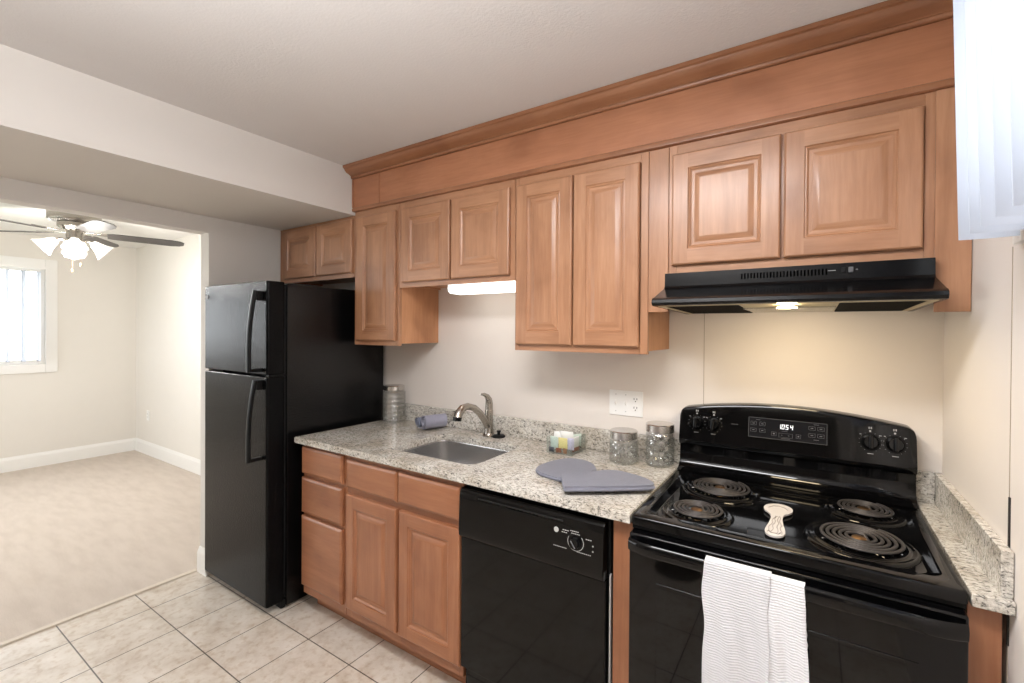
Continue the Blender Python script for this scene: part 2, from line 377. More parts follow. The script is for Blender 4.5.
def window(name, axis, pos, depth, u0, u1, z0, z1, cas, side, mullions, label):
    """frame + casing + pane in a wall; side = direction of the room."""
    mb = MB(); f = .045
    def bx(a0, a1, d0, d1, b0, b1):
        d0, d1 = sorted((d0, d1))
        if axis == 'x': mb.box(d0, d1, a0, a1, b0, b1, .004)
        else: mb.box(a0, a1, d0, d1, b0, b1, .004)
    p0, p1 = pos - side * .07, pos - side * .015
    for q in ((u0, u0 + f, z0, z1), (u1 - f, u1, z0, z1)): bx(q[0], q[1], p0, p1, q[2], q[3])
    for q in ((z0, z0 + f), (z1 - f, z1)): bx(u0 + f, u1 - f, p0, p1, *q)
    for k in mullions: bx(u0 + (u1 - u0) * k - .02, u0 + (u1 - u0) * k + .02, p0, p1, z0 + f, z1 - f)
    if cas:
        e = pos + side * .018
        for q in ((u0 - cas, u0, z0 - cas, z1 + cas), (u1, u1 + cas, z0 - cas, z1 + cas)): bx(q[0], q[1], pos, e, q[2], q[3])
        for q in ((z0 - cas, z0), (z1, z1 + cas)): bx(u0, u1, pos, e, *q)
    fr = struct(name, mb, M['white_trim'], label)
    pane = MB(); d = pos - side * .045
    if axis == 'x': pane.box(d - .003, d + .003, u0 + f, u1 - f, z0 + f, z1 - f)
    else: pane.box(u0 + f, u1 - f, d - .003, d + .003, z0 + f, z1 - f)
    pane.build('pane', M['pane'], fr, smooth=False)
window('window_1', 'x', XF, .1, LY0, LY1, LZ0, LZ1, .09, 1, (.5,), 'white framed living room window')
window('window_2', 'x', XR, .1, WY0, WY1, WZ0, WZ1, .045, -1, (.5,), 'white framed window behind vertical blinds')
window('window_added', 'y', YF, .1, PX0, PX1, PZ0, PZ1, .09, 1, (.33, .67), 'unseen front window added to light the living room')
struct('ground_outside', MB().box(-16, 6, -16, YF - .2, -.3, -.12).box(-16, XF - .2, YF - .2, 8, -.3, -.12), M['soil'], smooth=False)

# ------------------------------------------------------------------ cabinet doors
DP = [(0, 0), (0, .013), (.002, .0165), (.006, .019)]
DP2 = [(.056, .019), (.0585, .0145), (.062, .0155), (.065, .0135), (.068, .0105), (.078, .0105), (.094, .0165), (.097, .0172)]
def raised_door(name, x0, x1, z0, z1, yb, parent, label=None, woods=('wood_v', 'wood_h')):
    """raised-panel door, its back at y = yb, facing -y."""
    bm = bmesh.new()
    def loop(i, h): return [bm.verts.new((x, yb - h, z)) for x, z in ((x0 + i, z0 + i), (x1 - i, z0 + i), (x1 - i, z1 - i), (x0 + i, z1 - i))]
    def bridge(A, B, mi=None):
        for k in range(4):
            f = bm.faces.new((A[k], A[(k + 1) % 4], B[(k + 1) % 4], B[k])); f.material_index = (1 if k in (0, 2) else 0) if mi is None else mi
    L = [loop(i, h) for i, h in DP]
    bm.faces.new(L[0][::-1])
    for A, B in zip(L, L[1:]): bridge(A, B)
    L2 = [loop(i, h) for i, h in DP2]
    A, B = L[-1], L2[0]; h = yb - .019; i0, i1 = .006, .056
    V = bm.verts.new                                          # butt joints: stiles run full height, rails sit between them
    bl, br_, tl, tr = V((x0 + i1, h, z0 + i0)), V((x1 - i1, h, z0 + i0)), V((x0 + i1, h, z1 - i0)), V((x1 - i1, h, z1 - i0))
    for vs, mi in (((A[0], bl, B[0], B[3], tl, A[3]), 0), ((br_, A[1], A[2], tr, B[2], B[1]), 0), ((bl, br_, B[1], B[0]), 1), ((B[3], B[2], tr, tl), 1)):
        bm.faces.new(vs).material_index = mi
    for A, B in zip(L2, L2[1:]): bridge(A, B)
    bm.faces.new(L2[-1]).material_index = 0
    bmesh.ops.recalc_face_normals(bm, faces=bm.faces)
    mb = MB(); mb.bm.free(); mb.bm = bm
    o = mb.build(name, None, parent, mats=[M[q] for q in woods], ang=20)
    if label: o['label'] = label
    return o
def slab_front(name, x0, x1, z0, z1, yb, parent):
    bm = bmesh.new()
    def loop(i, h): return [bm.verts.new((x, yb - h, z)) for x, z in ((x0 + i, z0 + i), (x1 - i, z0 + i), (x1 - i, z1 - i), (x0 + i, z1 - i))]
    L = [loop(i, h) for i, h in ((0, 0), (0, .011), (.002, .0145), (.006, .0165), (.012, .019))]
    bm.faces.new(L[0][::-1])
    for A, B in zip(L, L[1:]):
        for k in range(4): bm.faces.new((A[k], A[(k + 1) % 4], B[(k + 1) % 4], B[k]))
    bm.faces.new(L[-1]); bmesh.ops.recalc_face_normals(bm, faces=bm.faces)
    mb = MB(); mb.bm.free(); mb.bm = bm
    return mb.build(name, M['base_h'], parent, ang=20)
YU = -.30
def wall_cab(x0, x1, z0, z1, doors, label, stiles, depth=YU, ztop=None):
    t = thing('kitchen_cabinet', ((x0 + x1) / 2, -.001, z0), label, 'cabinet', 'upper cabinets with raised panel doors')
    mb = MB(); e = .0006
    mb.box(x0 + e, x0 + .015, depth + .019, -.002, z0 + .012, z1).box(x1 - .015, x1 - e, depth + .019, -.002, z0 + .012, z1)
    mb.box(x0 + .015, x1 - .015, depth + .019, -.002, z0 + .022, z0 + .036).box(x0 + .015, x1 - .015, depth + .019, -.002, z1 - .015, z1)
    mb.box(x0 + .015, x1 - .015, -.012, -.002, z0 + .036, z1 - .015)
    mb.build('carcass', M['wood_side'], t, smooth=False)
    s0, s1 = stiles; zb, zt = z0 + .045, z1 - .04
    for u0, u1 in ((x0 + e, x0 + s0), (x1 - s1, x1 - e)): MB().box(u0, u1, depth, depth + .019, z0, z1, .0012, 1).build('stile', M['wood_v'], t)
    for u0, u1 in ((z0, zb), (zt, z1)): MB().box(x0 + s0 + .0003, x1 - s1 - .0003, depth + .0005, depth + .019, u0, u1).build('rail', M['wood_h'], t)
    if len(doors) == 2:
        xm = (doors[0][1] + doors[1][0]) / 2; MB().box(xm - .02, xm + .02, depth + .0005, depth + .019, zb + .0003, zt - .0003).build('mullion', M['wood_v'], t)
    for d in doors: raised_door('door', d[0], d[1], d[2], d[3], depth - .0005, t)
    return t
ZT = 2.133
wall_cab(-3.045, -2.262, 1.775, 2.132, [(-2.985, -2.628, 1.80, 2.112), (-2.612, -2.272, 1.80, 2.112)], 'small double door cabinet above the black refrigerator, under the soffit', (.03, .02))
wall_cab(-2.26, -1.886, 1.385, 2.15, [(-2.222, -1.905, 1.412, 2.112)], 'tall narrow single door cabinet between refrigerator and sink', (.03, .03))
wall_cab(-1.885, -1.136, 1.697, 2.15, [(-1.853, -1.516, 1.722, 2.112), (-1.505, -1.160, 1.722, 2.112)], 'short double door cabinet above the sink with light strip beneath', (.04, .03))
t = wall_cab(-1.135, -.530, 1.385, 2.15, [(-1.121, -.845, 1.412, 2.112), (-.838, -.562, 1.412, 2.112)], 'tall double door cabinet left of the range hood', (.02, .03))
MB().box(-.5292, -.4560, YU, YU + .015, 1.545, 2.149, .001, 1).build('filler_strip', M['wood_v'], t)
wall_cab(-.455, XR - .002, 1.668, 2.15, [(-.440, -.094, 1.712, 2.112), (-.085, .258, 1.712, 2.112)], 'wide double door cabinet above the black range hood', (.03, .1))
o = MB().box(.284, XR - .002, YU - .006, YU - .0005, 1.532, 2.149, .001, 1).build('end_panel', M['wood_v']); tag(o, 'tall narrow wood strip between hood cabinet and right wall', 'panel', kind='thing')
# fascia and crown above the cabinets
t = thing('cabinet_fascia', (-.95, -.29, 2.151), 'long wooden fascia board running above all the upper cabinets', 'panel')
MB().box(-2.266, -2.039, YU - .012, YU + .007, 2.151, 2.337, .0015, 1).build('board', M['fascia'], t)
MB().box(-2.035, XR - .002, YU - .012, YU + .007, 2.151, 2.337, .0015, 1).build('board', M['fascia'], t)
MB().box(-2.044, -2.030, YU - .016, YU - .0125, 2.173, 2.336, .001, 1).build('joint_strip', M['fascia'], t)
MB().box(-2.266, -2.256, YU - .018, YU - .0125, 2.173, 2.336, .001, 1).build('end_strip', M['fascia'], t)
MB().prism([(YU - .0125, 2.151), (YU - .0165, 2.152), (YU - .0175, 2.156), (YU - .0165, 2.169), (YU - .0125, 2.172)], 'x', -2.266, XR - .002).build('lower_bead', M['crown'], t)
cp = [(YU + .007, 2.3375), (YU - .020, 2.3375), (YU - .024, 2.340), (YU - .027, 2.346), (YU - .025, 2.351), (YU - .034, 2.357), (YU - .054, 2.364), (YU - .066, 2.374), (YU - .070, 2.382), (YU - .078, 2.385), (YU - .078, CK - .001), (YU + .007, CK - .001)]
MB().prism(cp, 'x', -2.266, XR - .002).build('crown_moulding', M['crown'], t, ang=25)['label'] = 'stepped crown moulding against the ceiling'

# ------------------------------------------------------------------ base cabinets
YB = -.61
def base_cab(x0, x1, label):
    t = thing('base_cabinet', ((x0 + x1) / 2, -.3, 0), label, 'cabinet', 'base cabinets under the long counter')
    MB().box(x0 + .001, x0 + .015, YB + .02, -.003, .10, .882).box(x1 - .015, x1 - .001, YB + .02, -.003, .10, .882).box(x0 + .015, x1 - .015, YB + .02, -.003, .10, .118).box(x0 + .015, x1 - .015, -.012, -.003, .118, .882).build('carcass', M['wood_side'], t, smooth=False)
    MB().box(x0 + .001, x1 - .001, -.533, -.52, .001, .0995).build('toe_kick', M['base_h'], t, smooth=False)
    return t
t = base_cab(-2.248, -1.891, 'narrow three drawer base cabinet beside the refrigerator')
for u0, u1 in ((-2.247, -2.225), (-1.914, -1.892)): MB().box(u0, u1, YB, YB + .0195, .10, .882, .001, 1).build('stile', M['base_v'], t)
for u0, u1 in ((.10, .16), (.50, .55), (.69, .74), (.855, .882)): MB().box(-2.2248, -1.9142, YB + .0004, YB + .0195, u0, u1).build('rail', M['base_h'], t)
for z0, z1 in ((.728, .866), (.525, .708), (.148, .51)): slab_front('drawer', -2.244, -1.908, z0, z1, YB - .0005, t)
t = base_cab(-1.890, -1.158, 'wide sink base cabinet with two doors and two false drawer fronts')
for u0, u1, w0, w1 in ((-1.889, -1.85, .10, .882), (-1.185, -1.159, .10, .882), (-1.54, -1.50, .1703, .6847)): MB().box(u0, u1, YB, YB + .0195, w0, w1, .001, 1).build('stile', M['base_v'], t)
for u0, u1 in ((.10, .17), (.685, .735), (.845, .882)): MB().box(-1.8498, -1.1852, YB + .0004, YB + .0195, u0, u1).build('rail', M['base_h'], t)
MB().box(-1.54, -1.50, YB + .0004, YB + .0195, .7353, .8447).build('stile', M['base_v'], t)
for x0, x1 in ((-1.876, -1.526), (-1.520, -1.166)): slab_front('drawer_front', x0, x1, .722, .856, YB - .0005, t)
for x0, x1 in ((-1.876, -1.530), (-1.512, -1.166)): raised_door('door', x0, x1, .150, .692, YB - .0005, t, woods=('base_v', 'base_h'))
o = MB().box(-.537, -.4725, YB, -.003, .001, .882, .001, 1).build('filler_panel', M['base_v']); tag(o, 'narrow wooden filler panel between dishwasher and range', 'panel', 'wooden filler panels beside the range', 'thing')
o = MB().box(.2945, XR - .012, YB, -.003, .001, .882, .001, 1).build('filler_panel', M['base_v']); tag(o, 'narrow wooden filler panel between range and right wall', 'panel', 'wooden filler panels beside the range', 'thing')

# ------------------------------------------------------------------ countertops and sink
ZC = .914; SX0, SX1, SY0, SY1 = -1.690, -1.188, -.528, -.165
def slab_with_hole():
    bm = bmesh.new(); X0, X1, Y0, Y1 = -2.275, -.4705, -.646, -.003
    hole = rrect(SX0, SX1, SY0, SY1, .05, 8)
    outer = [(X0, Y0), (X1, Y0), (X1, Y1), (X0 + .02, Y1)]
    E = []
    for pts in (outer, hole):
        V = [bm.verts.new((x, y, ZC)) for x, y in pts]; E += [bm.edges.new((V[i], V[(i + 1) % len(V)])) for i in range(len(V))]
    bmesh.ops.triangle_fill(bm, edges=E, use_beauty=True)
    bmesh.ops.recalc_face_normals(bm, faces=bm.faces)
    if bm.faces[0].normal.z < 0: bmesh.ops.reverse_faces(bm, faces=bm.faces)
    r = bmesh.ops.extrude_face_region(bm, geom=bm.faces[:]); 
    for v in r['geom']:
        if isinstance(v, bmesh.types.BMVert): v.co.z -= .0295
    bmesh.ops.recalc_face_normals(bm, faces=bm.faces)
    ed = [e for e in bm.edges if abs(e.verts[0].co.z - ZC) < 1e-5 and abs(e.verts[1].co.z - ZC) < 1e-5 and len(e.link_faces) == 2 and abs(e.link_faces[0].normal.dot(e.link_faces[1].normal)) < .5]
    bmesh.ops.bevel(bm, geom=ed, offset=.003, segments=2, affect='EDGES')
    mb = MB(); mb.bm.free(); mb.bm = bm; return mb
t = thing('countertop', (-1.37, -.32, .8845), 'long speckled granite countertop holding the sink', 'countertop', 'granite countertops')
slab_with_hole().build('slab', M['granite'], t)
MB().box(-2.254, -.4705, -.0225, -.003, ZC + .0005, 1.014, .0015, 1).build('backsplash', M['granite'], t)
t = thing('countertop', (.33, -.32, .8845), 'narrow granite counter strip between range and right wall', 'countertop', 'granite countertops')
MB().box(.2940, XR - .001, -.646, -.003, .8845, ZC, .002, 1).build('slab', M['granite'], t)
MB().box(.2940, XR - .0215, -.0225, -.003, ZC + .0005, 1.014, .0015, 1).build('backsplash', M['granite'], t)
MB().box(XR - .021, XR - .001, -.632, -.003, ZC + .0005, 1.014, .0015, 1).build('backsplash', M['granite'], t)

t = thing('kitchen_sink', (-1.44, -.37, .72), 'undermount stainless steel sink with rounded corners in granite counter', 'sink')
mb = MB(); bm = mb.bm; rings = []
for ins, z, r in ((-.012, .8835, .06), (.002, .8835, .05), (.004, .876, .05), (.008, .76, .05), (.02, .735, .06), (.05, .726, .04), (.13, .722, .03)):
    rings.append([bm.verts.new((x, y, z)) for x, y in rrect(SX0 + ins, SX1 - ins, SY0 + ins, SY1 - ins, r, 8)])
for A, B in zip(rings, rings[1:]):
    n = len(A)
    for i in range(n): bm.faces.new((A[i], A[(i + 1) % n], B[(i + 1) % n], B[i]))
bm.faces.new(rings[-1])
bmesh.ops.recalc_face_normals(bm, faces=bm.faces)
for f in bm.faces: f.normal_flip() if False else None
mb.build('basin', M['steel'], t, ang=60)
MB().lathe([(0, .002), (.018, .002), (.02, .004), (.036, .005), (.04, .003), (.042, .0005)], -1.44, -.35, .7225, 28).build('drain', M['nickel'], t)

fx, fy = -1.452, -.072
t = thing('faucet', (fx, fy, ZC), 'brushed nickel single handle faucet arching over the sink', 'faucet')
MB().lathe([(0, 0), (.034, 0), (.034, .006), (.028, .012), (.0245, .02), (.0225, .06), (.0215, .11), (.0215, .135), (.019, .143), (0, .146)], fx, fy, ZC + .0005, 28).build('body', M['nickel'], t)
sp = [(fx, fy + .002, .955), (fx, fy - .03, .995), (fx, fy - .075, 1.045), (fx, fy - .125, 1.080), (fx, fy - .175, 1.095), (fx, fy - .215, 1.090), (fx, fy - .24, 1.070), (fx, fy - .25, 1.045)]
s_ = MB().tube(sp, [.019, .0185, .0175, .017, .017, .019, .0205, .0205], 16).build('spout', M['nickel'], t, ang=60)
MB().tube([(fx, fy - .248, 1.052), (fx, fy - .252, 1.034)], [.0212, .020], 16).build('spray_tip', M['black_satin'], s_)
MB().tube([(fx, fy, 1.058), (fx, fy + .001, 1.085), (fx, fy - .004, 1.108), (fx, fy - .018, 1.126), (fx, fy - .042, 1.138), (fx, fy - .075, 1.143)], [.0205, .02, .0175, .013, .009, .004], 16).build('handle', M['nickel'], t, ang=60)
t = thing('sink_stopper', (-1.394, -.064, ZC), 'black rubber sink stopper beside the faucet base', 'stopper')
MB().lathe([(0, 0), (.034, 0), (.036, .004), (.032, .009), (.02, .012), (0, .013)], -1.394, -.064, ZC + .0005, 24).build('disc', M['black_matte'], t)
MB().lathe([(0, 0), (.008, 0), (.008, .012), (.012, .016), (.011, .022), (0, .024)], -1.394, -.064, ZC + .0125, 16).build('knob', M['black_matte'], t)

# ------------------------------------------------------------------ refrigerator
FX0, FX1 = -3.041, -2.340
t = thing('refrigerator', ((FX0 + FX1) / 2, -.36, 0), 'black top freezer refrigerator with pebbled doors', 'refrigerator')
MB().box(FX0, FX1, -.648, -.03, .016, 1.708, .004).build('cabinet', M['fridge_side'], t)
MB().box(FX0 + .01, FX1 - .01, -.672, -.6485, .008, .046).build('base_grille', M['black_matte'], t)
for x in (FX0 + .05, FX1 - .05): MB().lathe([(0, 0), (.02, 0), (.02, .008), (.012, .009), (.012, .0152), (0, .0152)], x, -.56, .0005, 14).build('foot', M['black_matte'], t)
def fdoor(name, z0, z1):
    mb = MB().prism(rrect(FX0 + .002, FX1 - .002, -.75, -.658, .012, 4), 'z', z0, z1, .003, 1); return mb.build(name, M['fridge_skin'], t)
fz = fdoor('freezer_door', 1.238, 1.717); fd = fdoor('fridge_door', .048, 1.224)
MB().box(FX0 + .012, FX1 - .012, -.657, -.649, .06, 1.70).build('door_gasket', M['black_matte'], t)
hx = FX1 - .055
def fhandle(zs, par):
    z_mount, z_far = zs; sg = 1 if z_far > z_mount else -1; L = abs(z_far - z_mount); pts = []
    for i in range(15):
        q = i / 14; bow = .030 + .030 * q ** .8 + .006 * math.sin(math.pi * q)
        pts.append((hx - .008 * math.sin(q * math.pi), -.7515 - bow, z_mount + sg * q * L))
    mb = MB().tube(pts, .0135, 12, (1.25, .75), (0, -1, 0.001))
    for q in (0, 14):
        p = pts[q]; z_a, z_b = sorted((p[2], p[2] + (sg * .05 if q == 0 else -sg * .018))); mb.box(p[0] - .0125, p[0] + .0125, p[1] + .004, -.7505, z_a, z_b, .004)
    return mb.build('handle', M['handle_black'], par, ang=50)
fhandle((1.665, 1.252), fz); fhandle((1.21, .80), fd)
bd = MB().lathe([(0, .004), (.011, .004), (.0125, .0025), (.0135, 0), (0, 0)], n=24, mat=Matrix.Translation((FX0 + .035, -.7505, 1.655)) @ Matrix.Rotation(rad(90), 4, 'X')).build('badge', M['aluminium'], fz)
MB().lathe([(.0078, 0), (.009, .0006), (.0102, 0)], n=24, mat=Matrix.Translation((FX0 + .035, -.7547, 1.655)) @ Matrix.Rotation(rad(90), 4, 'X'), close=True).tube([(FX0 + .031, -.7549, 1.657), (FX0 + .033, -.7549, 1.651), (FX0 + .036, -.7549, 1.659), (FX0 + .039, -.7549, 1.652)], .0007, 6).build('monogram', M['mark_dim'], bd)
MB().box(FX0 + .02, FX0 + .07, -.72, -.60, 1.7175, 1.726, .003).build('hinge_cover', M['black_matte'], t)
MB().box(FX1 - .03, FX1 - .006, -.74, -.65, 1.2255, 1.2365, .002).build('centre_hinge', M['black_satin'], t)

fr_ = t; P0 = Vector((FX1, -.70, 0)); Rf = Matrix.Translation(P0) @ Matrix.Rotation(rad(-.4), 4, 'Z') @ Matrix.Translation(-P0)
t.location = Rf @ t.location; t.rotation_euler = (0, 0, rad(-.4))

# ------------------------------------------------------------------ dishwasher
DX0, DX1 = -1.154, -.556
t = thing('dishwasher', ((DX0 + DX1) / 2, -.32, 0), 'black built in dishwasher between sink cabinet and range', 'dishwasher')
MB().box(DX0, DX1 + .006, -.60, -.01, .01, .878).build('tub', M['black_matte'], t, smooth=False)
MB().box(DX0, DX1, -.632, -.601, .165, .672, .004).build('door_panel', M['dw_skin'], t)
MB().box(DX0 + .01, DX1 - .01, -.603, -.6005, .02, .15).build('kick_plate', M['dw_skin'], t, smooth=False)
cpn = MB().prism([(-.601, .676), (-.640, .676), (-.648, .684), (-.650, .70), (-.646, .83), (-.642, .852), (-.632, .862), (-.601, .862)], 'x', DX0, DX1, .002, 1).build('control_panel', M['dw_skin'], t)
MB().box(-1.06, -.70, -.648, -.6435, .838, .843, .0012, 1).build('latch_slot', M['black_matte'], cpn)
MB().box(-.93, -.80, -.6505, -.6465, .829, .8345, .001, 1).build('latch_lip', M['black_satin'], cpn)
FY = Matrix.Rotation(rad(90), 4, 'X')
def disc(mb, x, y, z, r, h, n=20): return mb.lathe([(0, h), (r * .9, h), (r, h * .6), (r, 0), (0, 0)], n=n, mat=Matrix.Translation((x, y, z)) @ FY)
b_ = disc(MB(), -.725, -.6465, .807, .009, .002).build('badge', M['mark'], cpn)
disc(MB(), -.652, -.6455, .783, .026, .004, 32).build('dial_plate', M['black_satin'], cpn)
kn = MB().lathe([(0, .018), (.015, .018), (.0175, .015), (.019, 0), (0, 0)], n=28, mat=Matrix.Translation((-.652, -.650, .783)) @ FY).build('dial_knob', M['enamel'], cpn)
MB().box(-.654, -.650, -.6725, -.6685, -.014, .014, .0015, 1, mat=Matrix.Translation((-.652, 0, .783)) @ Matrix.Rotation(rad(-35), 4, 'Y') @ Matrix.Translation((.652, 0, 0))).build('pointer', M['mark_dim'], kn)
arc = []
for k in range(0, 25): an = rad(150 + 250 * k / 24); arc.append((-.652 + .0285 * math.cos(an), -.6490, .783 + .0285 * math.sin(an)))
mb = MB().tube(arc, .0009, 5)
for x0, x1, z in ((-.700, -.676, .812), (-.704, -.682, .804), (-.672, -.640, .8155), (-.668, -.636, .808), (-.735, -.684, .7525), (-.648, -.596, .7515), (-.616, -.594, .8)):
    n_ = max(2, int((x1 - x0) / .006)); st = (x1 - x0) / n_
    for k in range(n_): mb.box(x0 + k * st, x0 + k * st + st * .72, -.6487, -.6473, z, z + .0022)
mb.box(-.593, -.589, -.6487, -.6473, .782, .786).box(-.593, -.589, -.6487, -.6473, .765, .769)
mb.build('dial_marking', M['mark'], cpn, smooth=False)
MB().box(DX1 + .0075, DX1 + .0125, -.6125, -.6, .02, .69).build('edge_strip', M['aluminium'], t, smooth=False)

# ------------------------------------------------------------------ range
RX0, RX1 = -.4665, .2905; RC = (RX0 + RX1) / 2; ZK = .914
t = rng = thing('electric_range', (RC, -.33, 0), 'black electric coil range between granite counters', 'stove')
MB().box(RX0 + .002, RX1 - .002, -.625, -.02, .03, .884).build('body', M['black_satin'], t, smooth=False)
# cooktop: rim, sloping well and bottom
mb = MB(); bm = mb.bm; rings = []
for x0, x1, y0, y1, r, z in ((RX0, RX1, -.648, -.012, .012, .8865), (RX0, RX1, -.648, -.012, .012, .906), (RX0 + .002, RX1 - .002, -.646, -.013, .012, .911), (RX0 + .007, RX1 - .007, -.641, -.015, .012, ZK),
                              (RX0 + .03, RX1 - .03, -.602, -.128, .03, ZK), (RX0 + .036, RX1 - .036, -.596, -.132, .03, ZK - .003), (RX0 + .047, RX1 - .047, -.585, -.14, .03, .9035), (RX0 + .056, RX1 - .056, -.575, -.146, .03, .902)):
    rings.append([bm.verts.new((x, y, z)) for x, y in rrect(x0, x1, y0, y1, r, 6)])
for A, B in zip(rings, rings[1:]):
    n = len(A)
    for i in range(n): bm.faces.new((A[i], A[(i + 1) % n], B[(i + 1) % n], B[i]))
bm.faces.new(rings[-1]); bm.faces.new(rings[0][::-1]); bmesh.ops.recalc_face_normals(bm, faces=bm.faces)
mb.build('cooktop', M['enamel'], t, ang=50)
def burner(cx, cy, R, turns):
    bz = .9025
    p = MB().lathe([(R + .034, 0), (R + .030, .0045), (R + .024, .006), (R + .018, .0045), (R + .012, .0065), (R + .008, .0085), (R + .003, .0068), (R - .01, -.002), (.03, -.006), (.0, -.006)], cx, cy, bz, 48).build('burner', M['enamel'], t, ang=60)
    pts = []; r1 = .024; tt = .0046 if R > .085 else .0042; n = int(turns * 40)
    for i in range(n + 1):
        q = i / n; an = 2 * math.pi * turns * q + 1.0; r = r1 + (R - r1) * q
        pts.append((cx + r * math.cos(an), cy + r * math.sin(an), bz + .0165))
    pts = [(cx + r1 * .9, cy + .004, bz + .006)] + pts + [(pts[-1][0] + .006, pts[-1][1] + .012, bz + .004)]
    MB().tube(pts, tt, 8, (1, .8), (0, 0, 1)).build('coil', M['coil'], p, ang=60)
    MB().lathe([(0, .0175), (.012, .017), (.017, .0145), (.018, .012), (0, .012)], cx, cy, bz, 20).build('medallion', M['brass'], p)
    mb = MB()
    for k in range(3):
        an = rad(90 + 120 * k); mb.tube([(cx + .018 * math.cos(an), cy + .018 * math.sin(an), bz + .0108), (cx + (R + .004) * math.cos(an), cy + (R + .004) * math.sin(an), bz + .0108)], .0022, 6)
    mb.build('support', M['steel'], p)
burner(-.279, -.245, .096, 5); burner(-.305, -.500, .074, 4); burner(.110, -.462, .096, 5); burner(.140, -.203, .074, 4)
# backguard
bgx0, bgx1 = RX0 + .003, RX1 - .003
def ztop(x):
    q = (x - RC) / ((bgx1 - bgx0) / 2); z = 1.159 + .038 * (1 - q * q)
    e = min(x - bgx0, bgx1 - x); r = .022
    if e < r: z -= r - math.sqrt(max(0, r * r - (r - e) ** 2))
    return z
def fy_(z): return -.088 + (z - 1.03) * .19
rows = []
xs = [bgx0 + (bgx1 - bgx0) * k / 60 for k in range(61)]; xs = sorted(set(xs + [bgx0 + .003, bgx0 + .006, bgx0 + .017, bgx1 - .003, bgx1 - .006, bgx1 - .017]))
for x in xs:
    zt = ztop(x)
    rows.append([(x, -.0065, .917), (x, -.118, .917), (x, -.100, .921), (x, -.085, .929), (x, -.074, .942), (x, -.068, .96), (x, -.066, .985), (x, -.066, 1.011), (x, -.072, 1.0135), (x, -.080, 1.0165), (x, -.0855, 1.023), (x, -.0880, 1.032), (x, -.0868, 1.043), (x, fy_(1.056), 1.056),
                 (x, fy_(zt - .012), zt - .012), (x, fy_(zt) + .003, zt - .003), (x, fy_(zt) + .012, zt), (x, -.0065, zt), (x, -.0065, .917)])
mb = MB().grid(rows); bm = mb.bm
bmesh.ops.remove_doubles(bm, verts=bm.verts, dist=1e-5); bmesh.ops.holes_fill(bm, edges=[e for e in bm.edges if e.is_boundary], sides=0); bmesh.ops.recalc_face_normals(bm, faces=bm.faces)
bg = mb.build('backguard', M['enamel'], t, ang=40)
TF = math.atan(.19)
def face(x, z, out=0): return Matrix.Translation((x, fy_(z) - out, z)) @ Matrix.Rotation(-TF, 4, 'X')
for kx in (-.397, -.333, .166, .232):
    kz = 1.106 if kx < 0 else 1.104
    pl = MB().lathe([(0, .002), (.0275, .002), (.0285, 0), (0, 0)], n=32, mat=face(kx, kz, .0004) @ FY).build('knob_plate', M['black_satin'], bg)
    mb = MB().lathe([(0, .021), (.018, .021), (.0215, .017), (.0235, .004), (.0245, 0), (0, 0)], n=32, mat=face(kx, kz, .0026) @ FY)
    mb.box(-.0060, .0060, -.034, -.018, -.0225, .0225, .004, 3, mat=face(kx, kz, .0026))
    mb.build('knob', M['enamel'], bg)
    mb = MB()
    for an in range(-150, 151, 25):
        if an == 0: continue
        q = rad(90 + an); mb.box(-.0012, .0012, -.0009, 0, -.0005, .0005, mat=face(kx, kz, .0012) @ Matrix.Rotation(-q, 4, 'Y') @ Matrix.Translation((.0312, 0, 0)))
    for dx, dz, ww, hh in ((0, .0365, .0028, .0028), (-.003, .047, .0018, .0035), (.003, .047, .0018, .0035), (0, -.0385, .0085, .0012), (.027, .024, .0035, .0012), (-.027, .024, .0025, .0012)):
        mb.box(dx - ww, dx + ww, -.0009, 0, dz - hh, dz + hh, mat=face(kx, kz, .0012))
    mb.build('knob_marking', M['mark_mid'], bg, smooth=False)
dx0, dx1, dz0, dz1 = -.208, .045, 1.075, 1.150; dcx, dcz = (dx0 + dx1) / 2, (dz0 + dz1) / 2; hw, hh = (dx1 - dx0) / 2, (dz1 - dz0) / 2
FD = face(dcx, dcz, .0003)
dp = MB().box(-hw, hw, -.003, 0, -hh, hh, .0012, 1, mat=FD).build('display_panel', M['panel_grey'], bg)
def outline(mb, u0, u1, v0, v1, th=.0006, y=-.0037):
    for q in ((u0, u1, v0, v0 + th), (u0, u1, v1 - th, v1), (u0, u0 + th, v0, v1), (u1 - th, u1, v0, v1)): mb.box(q[0], q[1], y, y + .0009, q[2], q[3], mat=FD)
def button(u0, u1, v0, v1, inner):
    mb = MB(); outline(mb, u0, u1, v0, v1)
    for q in inner: mb.box(q[0], q[1], -.0037, -.0028, q[2], q[3], mat=FD)
    mb.build('button', M['mark_dim'], dp, smooth=False)
for i in range(2):
    for j in range(2):
        u, v = -.118 + i * .030, .008 - j * .025; button(u, u + .019, v, v + .013, [(u + .0055, u + .0135, v + .0055, v + .0075)])
        u, v = .070 + i * .027, .010 - j * .025; button(u, u + .020, v, v + .013, [(u + .006, u + .014, v + .0055, v + .0075)])
button(-.048, -.032, -.024, -.010, [(-.043, -.037, -.019, -.014)])
button(-.024, .020, -.027, -.012, [(-.016, -.012, -.020, -.0185), (.006, .010, -.020, -.0185)])
button(.031, .046, -.025, -.011, [(.036, .041, -.020, -.016)])
for u0, u1, v in ((-.100, -.086, .028), (-.014, .004, -.005), (-.016, .012, -.0315), (.085, .101, .0295), (.085, .101, -.024)):
    MB().box(u0, u1, -.0037, -.0028, v, v + .0012, mat=FD).build('caption', M['mark_dim'], dp, smooth=False)
mb = MB(); outline(mb, -hw + .001, hw - .001, -hh + .001, hh - .001, .0008); mb.build('panel_border', M['mark_dim'], dp, smooth=False)
